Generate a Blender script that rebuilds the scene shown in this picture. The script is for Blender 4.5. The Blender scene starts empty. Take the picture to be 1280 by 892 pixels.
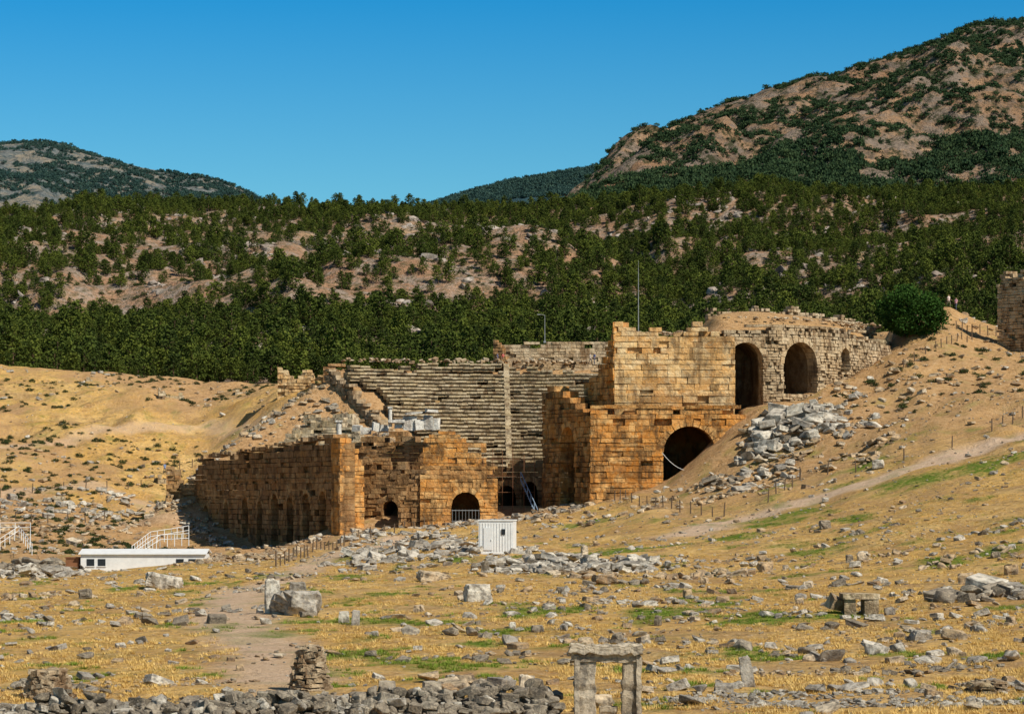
import bpy, bmesh, math, random
import numpy as np
from mathutils import Vector, Matrix, Euler
random.seed(7); np.random.seed(7)
R=random.random
def U(a,b): return a+(b-a)*random.random()
F=3600.0; HZ=620.0
sc=bpy.context.scene
# ------------------------------------------------------------ camera / light / world
cd=bpy.data.cameras.new("camera"); cam=bpy.data.objects.new("camera",cd); sc.collection.objects.link(cam)
cam.location=(0,0,0); cam.rotation_euler=(math.radians(90),0,0)
cd.sensor_width=36; cd.lens=36*F/1280; cd.shift_y=(HZ-446)/1280; cd.clip_start=1; cd.clip_end=20000
sc.camera=cam
EL=math.radians(43); AZ=math.radians(47)
sd=Vector((math.sin(AZ)*math.cos(EL),-math.cos(AZ)*math.cos(EL),math.sin(EL)))
sl=bpy.data.lights.new("sun","SUN"); sun=bpy.data.objects.new("sun",sl); sc.collection.objects.link(sun)
sl.energy=5.0; sl.angle=math.radians(0.5); sl.color=(1.0,0.94,0.82)
sun.rotation_euler=sd.to_track_quat('Z','Y').to_euler()
sc.view_settings.view_transform='Standard'; sc.view_settings.look='None'; sc.view_settings.exposure=0
w=bpy.data.worlds.new("World"); sc.world=w; w.use_nodes=True
nt=w.node_tree; bg=nt.nodes["Background"]
sky=nt.nodes.new("ShaderNodeTexSky"); sky.sky_type='NISHITA'; sky.sun_disc=False
sky.sun_elevation=EL; sky.sun_rotation=math.atan2(sd.x,sd.y)
sky.altitude=400; sky.air_density=1.0; sky.dust_density=0.2; sky.ozone_density=2.0
tc=nt.nodes.new("ShaderNodeTexCoord"); sep=nt.nodes.new("ShaderNodeSeparateXYZ")
nt.links.new(tc.outputs["Generated"],sep.inputs[0])
rp=nt.nodes.new("ShaderNodeValToRGB"); nt.links.new(sep.outputs["Z"],rp.inputs[0])
e=rp.color_ramp.elements; e[0].position=0.10; e[0].color=(0.30,0.70,0.82,1); e[1].position=0.45; e[1].color=(0.38,0.39,0.40,1)
k=rp.color_ramp.elements.new(0.18); k.color=(0.03,0.54,0.86,1)
mm=nt.nodes.new("ShaderNodeMix"); mm.data_type='RGBA'; mm.blend_type='MULTIPLY'; mm.inputs[0].default_value=1
nt.links.new(sky.outputs[0],mm.inputs[6]); nt.links.new(rp.outputs[0],mm.inputs[7]); nt.links.new(mm.outputs[2],bg.inputs[0])
bg.inputs[1].default_value=0.12
# ------------------------------------------------------------ numpy noise
def h2(ix,iy,s):
    v=np.sin(ix*127.1+iy*311.7+s*74.7)*43758.5453
    return v-np.floor(v)
def vn(x,y,s=0):
    x=np.asarray(x,float); y=np.asarray(y,float)
    ix=np.floor(x); iy=np.floor(y); fx=x-ix; fy=y-iy
    fx=fx*fx*(3-2*fx); fy=fy*fy*(3-2*fy)
    a=h2(ix,iy,s); b=h2(ix+1,iy,s); c=h2(ix,iy+1,s); d=h2(ix+1,iy+1,s)
    return (a*(1-fx)+b*fx)*(1-fy)+(c*(1-fx)+d*fx)*fy
def fbm(x,y,s=0,o=4):
    t=0;a=.5;n=0
    for i in range(o):
        t=t+a*vn(x*2**i,y*2**i,s+i*3.1); n+=a; a*=.5
    return t/n
# ------------------------------------------------------------ materials
def mk(name,rough=0.9):
    m=bpy.data.materials.new(name); m.use_nodes=True; nt=m.node_tree
    b=nt.nodes["Principled BSDF"]; b.inputs["Roughness"].default_value=rough
    b.inputs["Specular IOR Level"].default_value=0.12
    return m,nt,b
def N(nt,t,**kw):
    n=nt.nodes.new(t)
    for k,v in kw.items(): setattr(n,k,v)
    return n
def pos(nt): return N(nt,"ShaderNodeNewGeometry").outputs["Position"]
def noi(nt,co,scale,detail=4,rough=.6,vec=None):
    n=N(nt,"ShaderNodeTexNoise"); n.inputs["Scale"].default_value=scale; n.inputs["Detail"].default_value=detail; n.inputs["Roughness"].default_value=rough
    if vec:
        mp=N(nt,"ShaderNodeMapping"); mp.inputs["Scale"].default_value=vec; nt.links.new(co,mp.inputs[0]); co=mp.outputs[0]
    nt.links.new(co,n.inputs["Vector"]); return n.outputs[0]
def ramp(nt,f,stops):
    r=N(nt,"ShaderNodeValToRGB"); nt.links.new(f,r.inputs[0]); e=r.color_ramp.elements
    while len(e)<len(stops): e.new(.5)
    for i,(p,c) in enumerate(stops):
        e[i].position=p; e[i].color=(c[0],c[1],c[2],1) if not isinstance(c,(int,float)) else (c,c,c,1)
    return r.outputs[0]
def mix(nt,f,a,b,mode='MIX'):
    n=N(nt,"ShaderNodeMix",data_type='RGBA',blend_type=mode)
    for i,v in ((0,f),(6,a),(7,b)):
        if isinstance(v,(int,float)): n.inputs[i].default_value=v if i==0 else (v,v,v,1)
        elif isinstance(v,tuple): n.inputs[i].default_value=(v[0],v[1],v[2],1)
        else: nt.links.new(v,n.inputs[i])
    return n.outputs[2]
def attr(nt,name,out="Fac"):
    a=N(nt,"ShaderNodeAttribute",attribute_name=name); return a.outputs[out]
def mth(nt,op,a,b=0.0):
    n=N(nt,"ShaderNodeMath",operation=op); n.use_clamp=True
    for i,v in ((0,a),(1,b)):
        if isinstance(v,(int,float)): n.inputs[i].default_value=v
        else: nt.links.new(v,n.inputs[i])
    return n.outputs[0]
def bump(nt,b,h,st=.5,dist=.1):
    n=N(nt,"ShaderNodeBump"); n.inputs["Strength"].default_value=st; n.inputs["Distance"].default_value=dist
    nt.links.new(h,n.inputs["Height"]); nt.links.new(n.outputs[0],b.inputs["Normal"])
def setc(nt,b,c): nt.links.new(c,b.inputs["Base Color"])

def mat_ground():
    m,nt,b=mk("ground_mat",1); p=pos(nt)
    n1=noi(nt,p,.09,6,.65); n2=noi(nt,p,1.3,6,.75); n3=noi(nt,p,.30,7,.78,(1,.45,1)); n4=noi(nt,p,.12,7,.8,(.6,1,2.5))
    c=ramp(nt,n1,[(.3,(.62,.34,.085)),(.5,(.74,.45,.14)),(.7,(.84,.56,.22))])
    c=mix(nt,ramp(nt,n3,[(.47,0),(.61,.8)]),c,(.46,.26,.11))
    c=mix(nt,ramp(nt,n4,[(.50,0),(.60,.6)]),c,(.42,.26,.12))
    c=mix(nt,ramp(nt,n2,[(.51,0),(.66,.85)]),c,(.25,.15,.06))
    c=mix(nt,ramp(nt,noi(nt,p,3.5,3,.7),[(.55,0),(.68,.6)]),c,(.80,.64,.40))
    s=attr(nt,"soil"); sc_=ramp(nt,n2,[(.3,(.22,.125,.06)),(.47,(.50,.29,.135)),(.7,(.70,.46,.25))])
    c=mix(nt,s,c,sc_)
    pc=ramp(nt,n2,[(.3,(.60,.40,.26)),(.7,(.78,.58,.40))])
    c=mix(nt,attr(nt,"path"),c,pc)
    g=mth(nt,'MULTIPLY',attr(nt,"green"),ramp(nt,n2,[(.36,.3),(.52,1)]))
    c=mix(nt,g,c,(.14,.21,.022))
    setc(nt,b,c); bump(nt,b,n2,1,.55); return m
def mat_stone(name,cols,grey,dark=.6):
    m,nt,b=mk(name,.95); p=pos(nt)
    v=N(nt,"ShaderNodeAttribute",attribute_name="Col"); sp=N(nt,"ShaderNodeSeparateColor"); nt.links.new(v.outputs["Color"],sp.inputs[0])
    n2=noi(nt,p,.8,6,.75); n3=noi(nt,p,3.2,4,.7); n1=noi(nt,p,.25,5,.65,(1,1,.45))
    c=ramp(nt,sp.outputs[0],[(0,cols[0]),(.45,cols[1]),(.8,cols[2]),(1,cols[3])])
    c=mix(nt,sp.outputs[1],c,grey)
    c=mix(nt,ramp(nt,n1,[(.42,0),(.62,.75)]),c,cols[1],'MIX')
    c=mix(nt,ramp(nt,noi(nt,p,.55,5,.7,(1,1,1.3)),[(.48,0),(.64,.7)]),c,cols[3])
    c=mix(nt,ramp(nt,noi(nt,p,.9,5,.7,(1,1,.28)),[(.50,0),(.62,dark)]),c,(.15,.075,.03))
    c=mix(nt,ramp(nt,n2,[(.49,0),(.64,dark)]),c,(.09,.05,.025))
    c=mix(nt,ramp(nt,n3,[(.52,0),(.7,.4)]),c,cols[3])
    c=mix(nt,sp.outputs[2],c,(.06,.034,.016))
    setc(nt,b,c); bump(nt,b,n3,1,.2); return m
def mat_rock(name,a,bc,c3):
    m,nt,b=mk(name,.95); co=N(nt,"ShaderNodeTexCoord").outputs["Object"]
    oi=N(nt,"ShaderNodeObjectInfo").outputs["Random"]
    n2=noi(nt,co,2.2,6,.7); n3=noi(nt,co,7,4,.7)
    c=ramp(nt,oi,[(0,a),(.5,bc),(1,c3)])
    c=mix(nt,ramp(nt,n2,[(.43,0),(.6,.8)]),c,(.10,.085,.07))
    c=mix(nt,ramp(nt,n3,[(.5,0),(.7,.5)]),c,(.64,.52,.36))
    setc(nt,b,c); bump(nt,b,n3,.8,.08); return m
def mat_leaf(name,a,bc,c3,attrn="Col"):
    m,nt,b=mk(name,.8)
    oi=N(nt,"ShaderNodeObjectInfo").outputs["Random"]
    v=N(nt,"ShaderNodeAttribute",attribute_name="Col"); sp=N(nt,"ShaderNodeSeparateColor"); nt.links.new(v.outputs["Color"],sp.inputs[0])
    f=mth(nt,'ADD',mth(nt,'MULTIPLY',oi,.5),mth(nt,'MULTIPLY',sp.outputs[0],.5))
    c=ramp(nt,f,[(.1,a),(.5,bc),(.9,c3)])
    setc(nt,b,c); return m
def mat_plain(name,col,rough=.7,var=.15,scale=2):
    m,nt,b=mk(name,rough); n=noi(nt,pos(nt),scale,5,.7)
    lo=tuple(x*(1-var*2) for x in col)
    setc(nt,b,ramp(nt,n,[(.3,lo),(.6,col)])); return m
M_ground=mat_ground()
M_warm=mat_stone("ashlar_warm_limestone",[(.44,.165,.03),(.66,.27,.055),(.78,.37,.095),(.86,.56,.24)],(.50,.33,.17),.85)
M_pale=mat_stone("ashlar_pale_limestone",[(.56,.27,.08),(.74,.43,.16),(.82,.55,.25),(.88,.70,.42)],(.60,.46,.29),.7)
M_brown=mat_stone("ashlar_brown_shaded_limestone",[(.28,.12,.04),(.43,.205,.065),(.53,.28,.09),(.58,.38,.18)],(.38,.28,.17),.85)  # brown stone toned down further, rear wall's shadow put into the colour
M_grey=mat_stone("seat_limestone",[(.38,.27,.14),(.52,.40,.22),(.62,.49,.30),(.68,.57,.40)],(.56,.47,.34),.75)
M_rub=mat_stone("rubble_masonry",[(.32,.20,.10),(.48,.33,.18),(.60,.44,.26),(.68,.54,.36)],(.50,.42,.30),.8)
M_rock=mat_rock("rubble_limestone",(.32,.29,.25),(.54,.49,.41),(.72,.66,.55))
M_rockw=mat_rock("rubble_warm",(.36,.22,.11),(.56,.40,.23),(.70,.58,.42))
M_rockdk=mat_rock("weathered_rubble",(.17,.14,.10),(.29,.24,.18),(.44,.38,.29))
M_rockd=mat_rock("hill_rock",(.24,.19,.16),(.36,.30,.26),(.50,.43,.37))
M_fol=mat_leaf("pine_foliage",(.024,.038,.008),(.058,.080,.012),(.12,.14,.020))
M_shr=mat_leaf("shrub_foliage",(.026,.038,.012),(.046,.062,.018),(.08,.095,.026))
M_mt=mat_leaf("mountain_foliage",(.018,.040,.018),(.032,.060,.024),(.055,.085,.032))
M_shb=mat_leaf("hazed_tree_foliage",(.022,.055,.052),(.035,.075,.065),(.055,.10,.075))  # bluish tint is aerial haze painted into the leaf colour
M_bush=mat_leaf("bush_foliage",(.015,.04,.006),(.03,.075,.010),(.06,.12,.016))
M_bark=mat_plain("bark",(.16,.10,.06))
M_dry=mat_leaf("dry_grass",(.44,.26,.07),(.68,.45,.14),(.78,.57,.23))
M_grn=mat_leaf("green_grass",(.10,.15,.015),(.16,.24,.025),(.28,.33,.06))
M_white=mat_plain("white_paint",(.80,.80,.78),.5,.08,1.2)
M_metal=mat_plain("galvanised_metal",(.30,.31,.31),.5)
M_dark=mat_plain("dark_glass",(.03,.035,.04),.3)
M_wood=mat_plain("fence_post_wood",(.16,.11,.07))
M_rust=mat_plain("rusty_steel",(.26,.12,.06))
M_blue=mat_plain("blue_steel",(.30,.40,.52),.5)
# ------------------------------------------------------------ mesh helpers
def link(o,parent=None):
    sc.collection.objects.link(o)
    if parent: o.parent=parent
    return o
def empty(name,loc=(0,0,0)):
    e=bpy.data.objects.new(name,None); e.location=loc; sc.collection.objects.link(e); return e
class Acc:
    def __init__(s): s.v=[]; s.f=[]; s.c=[]; s.m=[]
    def add(s,vs,fs,col=(.5,0,0),mi=0):
        o=len(s.v); s.v+= [tuple(v) for v in vs]; s.c+=[col]*len(vs)
        for f in fs: s.f.append([o+i for i in f]); s.m.append(mi)
    def box8(s,c,col=(.5,0,0),mi=0):
        s.add(c,[(0,1,2,3),(7,6,5,4),(0,4,5,1),(1,5,6,2),(2,6,7,3),(3,7,4,0)],col,mi)
    def box(s,ctr,size,rz=0,col=(.5,0,0),jit=0,tilt=(0,0),mi=0):
        m=Euler((tilt[0],tilt[1],rz)).to_matrix(); c=[]
        for z in (-.5,.5):
            for x,y in ((-.5,-.5),(.5,-.5),(.5,.5),(-.5,.5)):
                p=m@Vector((x*size[0]+U(-jit,jit),y*size[1]+U(-jit,jit),z*size[2]+U(-jit,jit)))
                c.append(p+Vector(ctr))
        c=c[:4][::-1]+c[4:][::-1]
        s.add(c,[(0,1,2,3),(7,6,5,4),(4,5,1,0),(5,6,2,1),(6,7,3,2),(7,4,0,3)],col,mi)
    def cyl(s,a,b,ra,rb,n=6,col=(.5,0,0),mi=0):
        a=Vector(a); b=Vector(b); d=(b-a).normalized(); q=d.to_track_quat('Z','Y'); vs=[]
        for (p,r) in ((a,ra),(b,rb)):
            for i in range(n):
                t=2*math.pi*i/n; vs.append(p+q@Vector((math.cos(t)*r,math.sin(t)*r,0)))
        fs=[(i,(i+1)%n,n+(i+1)%n,n+i) for i in range(n)]+[tuple(range(n))[::-1],tuple(range(n,2*n))]
        s.add(vs,fs,col,mi)
    def obj(s,name,mats,parent=None,coll=None,recalc=True):
        me=bpy.data.meshes.new(name); me.from_pydata(s.v,[],s.f)
        a=me.color_attributes.new("Col",'FLOAT_COLOR','POINT')
        arr=np.ones((len(s.v),4),np.float32); arr[:,:3]=np.array(s.c,np.float32)[:,:3]
        a.data.foreach_set("color",arr.ravel())
        if not isinstance(mats,(list,tuple)): mats=[mats]
        for m in mats: me.materials.append(m)
        me.polygons.foreach_set("material_index",s.m)
        if recalc:
            bm=bmesh.new(); bm.from_mesh(me); bmesh.ops.recalc_face_normals(bm,faces=bm.faces); bm.to_mesh(me); bm.free()
        me.update()
        o=bpy.data.objects.new(name,me)
        if coll: coll.objects.link(o)
        else: sc.collection.objects.link(o)
        if parent: o.parent=parent
        return o
def grid_obj(name,xs,ys,Z,mat,attrs={},smooth=True):
    nx,ny=len(xs),len(ys); X,Y=np.meshgrid(xs,ys)
    co=np.stack([X,Y,Z],-1).reshape(-1,3).astype(np.float32)
    i=np.arange(nx*ny).reshape(ny,nx)
    q=np.stack([i[:-1,:-1],i[:-1,1:],i[1:,1:],i[1:,:-1]],-1).reshape(-1,4)
    me=bpy.data.meshes.new(name); me.vertices.add(len(co)); me.vertices.foreach_set("co",co.ravel())
    me.loops.add(q.size); me.loops.foreach_set("vertex_index",q.ravel().astype(np.int32))
    me.polygons.add(len(q)); me.polygons.foreach_set("loop_start",np.arange(0,q.size,4,dtype=np.int32))
    me.polygons.foreach_set("use_smooth",np.full(len(q),smooth))
    for k,v in attrs.items():
        a=me.attributes.new(k,'FLOAT','POINT'); a.data.foreach_set("value",v.astype(np.float32).ravel())
    me.materials.append(mat); me.update(calc_edges=True); me.validate()
    o=bpy.data.objects.new(name,me); sc.collection.objects.link(o); return o
def instancer(name,pts,rot,scl,idx,coll):
    n=len(pts); me=bpy.data.meshes.new(name); me.vertices.add(n)
    me.vertices.foreach_set("co",np.asarray(pts,np.float32).ravel())
    a=me.attributes.new("rot",'FLOAT_VECTOR','POINT'); a.data.foreach_set("vector",np.asarray(rot,np.float32).ravel())
    a=me.attributes.new("scl",'FLOAT_VECTOR','POINT'); a.data.foreach_set("vector",np.asarray(scl,np.float32).ravel())
    a=me.attributes.new("idx",'INT','POINT'); a.data.foreach_set("value",np.asarray(idx,np.int32))
    o=bpy.data.objects.new(name,me); sc.collection.objects.link(o)
    g=bpy.data.node_groups.new(name+"_gn","GeometryNodeTree")
    g.interface.new_socket("Geometry",in_out='INPUT',socket_type='NodeSocketGeometry')
    g.interface.new_socket("Geometry",in_out='OUTPUT',socket_type='NodeSocketGeometry')
    gi=g.nodes.new("NodeGroupInput"); go=g.nodes.new("NodeGroupOutput")
    ip=g.nodes.new("GeometryNodeInstanceOnPoints"); ci=g.nodes.new("GeometryNodeCollectionInfo")
    ci.inputs["Collection"].default_value=coll; ci.inputs["Separate Children"].default_value=True; ci.inputs["Reset Children"].default_value=True
    def na(nm,ty):
        x=g.nodes.new("GeometryNodeInputNamedAttribute"); x.data_type=ty; x.inputs["Name"].default_value=nm; return x.outputs["Attribute"]
    er=g.nodes.new("FunctionNodeEulerToRotation")
    g.links.new(na("rot",'FLOAT_VECTOR'),er.inputs[0]); g.links.new(er.outputs[0],ip.inputs["Rotation"])
    g.links.new(na("scl",'FLOAT_VECTOR'),ip.inputs["Scale"]); g.links.new(na("idx",'INT'),ip.inputs["Instance Index"])
    ip.inputs["Pick Instance"].default_value=True
    g.links.new(gi.outputs[0],ip.inputs["Points"]); g.links.new(ci.outputs[0],ip.inputs["Instance"])
    g.links.new(ip.outputs[0],go.inputs[0])
    md=o.modifiers.new("scatter",'NODES'); md.node_group=g
    return o
# ------------------------------------------------------------ near terrain
cols={
-300:[(30,-8),(80,-6.4),(130,-6.4),(220,-7),(300,-8),(350,-6),(400,-1),(450,8),(500,18),(540,25),(570,26),(640,24)],
0:[(30,-7),(80,-6.4),(130,-6.2),(220,-6.6),(300,-7.8),(350,-6.3),(400,-2.8),(450,6),(500,16),(540,23.5),(565,26),(640,23)],
120:[(30,-7),(80,-6.4),(130,-6.1),(220,-6.5),(300,-7.8),(350,-6.6),(400,-3.5),(450,5),(500,15),(540,22),(565,24.7),(640,22)],
240:[(30,-7),(80,-6.4),(130,-6.1),(220,-6.2),(300,-7.2),(350,-7),(400,-6),(430,-1),(460,5),(500,13),(540,20),(565,23),(640,21)],
350:[(30,-7),(80,-6.4),(130,-6),(220,-5.9),(300,-6.5),(350,-6.8),(375,-6.6),(395,-1),(430,9),(460,13),(500,17.5),(540,20),(640,20)],
440:[(30,-7),(80,-6.3),(130,-6),(220,-5.6),(300,-5.6),(335,-4.8),(350,-4.4),(370,-1),(390,2),(410,8),(430,12.5),(460,16.5),(500,19.5),(640,20)],
540:[(30,-7),(80,-6.3),(130,-6),(220,-5.5),(280,-5),(330,-4.2),(350,-3.6),(370,-1),(400,5),(430,17),(450,20),(500,21),(640,20)],
640:[(30,-7),(80,-6.3),(130,-6),(220,-5.5),(280,-4.9),(330,-3.8),(350,-2.6),(370,-1),(400,5),(430,18),(437,20),(460,21),(640,20)],
740:[(30,-7),(80,-6.3),(130,-6),(220,-5.4),(260,-5),(300,-4),(330,-2),(345,-.8),(360,0),(400,0),(430,18),(460,21),(640,21)],
830:[(30,-7),(80,-6.3),(130,-6),(220,-5.2),(260,-4.6),(300,-2.8),(330,-.2),(345,1.4),(365,2),(400,5),(430,18),(460,22),(640,22)],
930:[(30,-7),(80,-6.3),(130,-6),(170,-5.6),(220,-5),(260,-3.8),(300,-1.5),(320,1),(335,4.5),(343,9),(350,11),(385,12),(420,20),(450,23),(640,22)],
1030:[(30,-7),(80,-6.2),(130,-5.9),(170,-5.4),(220,-4.6),(260,-2.5),(300,.5),(320,4),(335,8.5),(345,12),(352,13.5),(385,14),(410,21),(440,23),(640,22)],
1130:[(30,-7),(80,-6.2),(130,-5.8),(170,-5.2),(220,-3.2),(260,-.8),(300,3),(320,6.5),(340,11.5),(360,17),(375,21),(390,23),(420,23.5),(640,22)],
1182:[(30,-7),(80,-6.2),(130,-5.7),(170,-5),(220,-2.8),(260,.1),(300,4.0),(340,11.8),(360,17.6),(376,22.6),(386,25.4),(396,25.4),(420,24),(640,22)],
1215:[(30,-7),(80,-6.2),(130,-5.7),(170,-4.9),(220,-2.6),(260,.4),(300,4.5),(340,11.8),(360,16.6),(376,20.6),(390,23.0),(400,23.4),(420,23.4),(640,22)],
1280:[(30,-7),(80,-6.2),(130,-5.6),(170,-4.6),(220,-2),(260,1.2),(300,5.8),(340,12),(370,17.6),(390,21.8),(410,22.6),(640,20)],
1700:[(30,-6),(80,-5.5),(130,-4),(220,1),(300,9),(370,19),(400,22),(640,20)]}
G=0.8
gx=np.arange(-250,260,G); gy=np.arange(30,641,G)
GX,GY=np.meshgrid(gx,gy)
ks=sorted(cols); uk=np.array([(k-640)/F for k in ks])
prof=np.stack([np.interp(gy,[a for a,b in cols[k]],[b for a,b in cols[k]]) for k in ks],1)
UU=GX/GY; Z=np.zeros_like(GX)
for j in range(len(gy)): Z[j]=np.interp(UU[j],uk,prof[j])
def blur(A,n):
    for _ in range(n):
        P=np.pad(A,1,mode='edge'); A=(P[1:-1,:-2]+P[1:-1,2:]+P[:-2,1:-1]+P[2:,1:-1]+2*A)/6
    return A
Z=blur(Z,9)
CX,CY=0.0,385.0; ax=(0.9,0.44)
dx=GX-CX; dy=GY-CY; rr=np.hypot(dx,dy)+1e-6; dt=(dx*ax[0]+dy*ax[1])/rr
# earth embankment wrapping the north end of the seating
em=np.clip((-dt-.10)*rr,0,99); side=(dy*ax[0]-dx*ax[1])>0
bank=(np.minimum(rr,50)-15)*.571-1.6-em*.62-np.clip(rr-50.5,0,99)*.5
mk_=side&(rr>22)&(GY>385); Z=np.where(mk_,np.maximum(Z,bank),Z); Z=np.where(mk_,blur(Z,5),Z)
far=np.clip((GY-150)/200,0,1)
Z+= (fbm(GX/14,GY/14,3,4)-.5)*(0.5+1.5*far)+(fbm(GX/3,GY/3,9,3)-.5)*(.28+.7*far)
hl=np.clip((GY-400)/60,0,1)*np.clip((-GX-10)/30,0,1)
Z+= ((fbm(GX/30,GY/45,5,4)-.5)*8+(fbm(GX/9,GY/7,25,4)-.5)*3.2)*hl*np.clip((560-GY)/40,0,1)
Z+= (fbm(GX/7,GY/9,15,4)-.5)*3.0*np.clip((GX-18)/10,0,1)*np.clip((GY-290)/20,0,1)
seat=np.clip((rr-15)*.571-1.1,-1.5,50)
insec=(dt>-.10)
near=(GY<372)&(GX>7)
m1=(rr<50.5)&insec&~near; Z[m1]=seat[m1]
m2=(rr<50)&near&(GY>347); Z[m2]=np.minimum(Z[m2],np.where(GX[m2]>27,14,2.2))
m3=(rr<30)&~insec&(dy<18); Z[m3]=np.minimum(Z[m3],-1.2)
def gz(x,y):
    fx=(x-gx[0])/G; fy=(y-gy[0])/G; i=int(min(max(fx,0),len(gx)-2)); j=int(min(max(fy,0),len(gy)-2)); a=fx-i; b=fy-j
    return float((Z[j,i]*(1-a)+Z[j,i+1]*a)*(1-b)+(Z[j+1,i]*(1-a)+Z[j+1,i+1]*a)*b)
def gzv(x,y):
    fx=np.clip((x-gx[0])/G,0,len(gx)-2.01); fy=np.clip((y-gy[0])/G,0,len(gy)-2.01); i=fx.astype(int); j=fy.astype(int); a=fx-i; b=fy-j
    return (Z[j,i]*(1-a)+Z[j,i+1]*a)*(1-b)+(Z[j+1,i]*(1-a)+Z[j+1,i+1]*a)*b
def XY(px,Y): return ((px-640)/F*Y,Y)
def pick(px,py,y0=60):
    Ys=np.arange(y0,639,.3); Xs=(px-640)/F*Ys; zz=gzv(Xs,Ys); pp=HZ-F*zz/Ys
    k=np.argmax(pp<=py)
    if pp[k]>py: k=len(Ys)-1
    return Vector((Xs[k],Ys[k],zz[k]))
def pmask(line,wid,pw=1):
    P=[pick(a,b) for a,b in line]; D=np.full(GX.shape,1e9)
    for A,B in zip(P[:-1],P[1:]):
        vx,vy=B.x-A.x,B.y-A.y; L=vx*vx+vy*vy+1e-6
        t=np.clip(((GX-A.x)*vx+(GY-A.y)*vy)/L,0,1); D=np.minimum(D,np.hypot(GX-A.x-t*vx,GY-A.y-t*vy))
    return np.clip(1.6-D/wid+(fbm(GX/4,GY/4,21,3)-.5)*1.2,0,1)
path=np.maximum.reduce([pmask([(845,668),(900,655),(960,642),(1020,622),(1080,605),(1150,585),(1220,567),(1290,545),(1400,520)],2.6),
  pmask([(345,850),(315,800),(280,768),(300,742),(355,722),(400,702),(440,688),(490,672)],1.7)*.9,
  pmask([(345,850),(360,880),(420,900)],1.0)*.6,pmask([(0,618),(120,606),(250,592)],2.0)*.6, pmask([(300,655),(180,650),(60,660)],2)*.4,pmask([(0,560),(120,540),(260,530),(340,520)],1.5)*.5])
green=np.zeros_like(GX)
for px,py,r in [(1132,601,4.5),(1160,598,3.5),(1245,578,4.5),(1265,570,4),(1225,585,3.5),(1205,585,2),(912,672,3.5),(820,770,3),(815,765,2),(940,775,3),(670,762,2.4),(600,790,2),(440,720,2.5),(10,778,2),
    (742,650,4),(790,685,5),(970,648,5),(1000,640,4),(1060,650,3),(240,730,3),(150,735,2.5),(770,690,4),(1010,690,3),(960,655,4),(1085,580,3),(600,805,1.5),(650,770,2),(480,742,2),(350,795,1.3),
    (1050,770,2),(880,720,3),(1180,705,3),(1250,690,3),(560,700,2.5),(870,840,1),(60,850,1.5),(470,830,1.2),(1240,820,1.2),(1150,860,1),(520,850,1),(850,858,1),(950,820,1.2),(780,840,1),(250,845,1),(900,755,2),(720,760,1.6),(560,790,1.4)]:
    c=pick(px,py); s=r*.72
    green=np.maximum(green,np.clip(1.6*np.exp(-(((GX-c.x)/s)**2+((GY-c.y)/(s*1.5))**2))+(fbm(GX/1.6,GY/1.6,33,3)-.5)*2.2-.25,0,1))
green=np.maximum(green,np.clip((fbm(GX/3,GY/5,41,4)-.65)*6,0,.7)*(GY<330))
soil=np.clip((GX-18)/14,0,1)*np.clip((GY-290)/30,0,1)*.8
soil=np.maximum(soil,np.clip((fbm(GX/25,GY/40,51,4)-.48)*6,0,.85)*np.clip((GY-250)/80,0,1))
soil=np.maximum(soil,np.clip(1-(rr-50)/14,0,1)*(GY>340)*.9)
ground=grid_obj("ground",gx,gy,Z,M_ground,{"path":path,"green":green,"soil":soil})
# ------------------------------------------------------------ block masonry
def line_fn(P0,P1):
    d=Vector((P1[0]-P0[0],P1[1]-P0[1])); L=d.length; d/=L; n=(d.y,-d.x)
    return (lambda s:(P0[0]+d.x*s,P0[1]+d.y*s,n[0],n[1])),L
def poly_fn(P):
    P=[Vector(p) for p in P]; S=[0]
    for a,b in zip(P[:-1],P[1:]): S.append(S[-1]+(b-a).length)
    def at(s):
        s=min(max(s,0),S[-1]-1e-4)
        for i in range(len(S)-1):
            if s<=S[i+1]: t=(s-S[i])/(S[i+1]-S[i]); return P[i].lerp(P[i+1],t)
    def fn(s):
        p=at(s); d=(at(s+1.5)-at(s-1.5)).normalized(); return (p.x,p.y,d.y,-d.x)
    return fn,S[-1]
def s_at(fn,L,px):
    best=min((abs((fn(s)[0]/fn(s)[1]*F+640)-px),s) for s in np.linspace(0,L,400)); return best[1]
def interp(tab):
    xs=[a for a,b in tab]; ys=[b for a,b in tab]
    return lambda s: float(np.interp(s,xs,ys))
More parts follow.
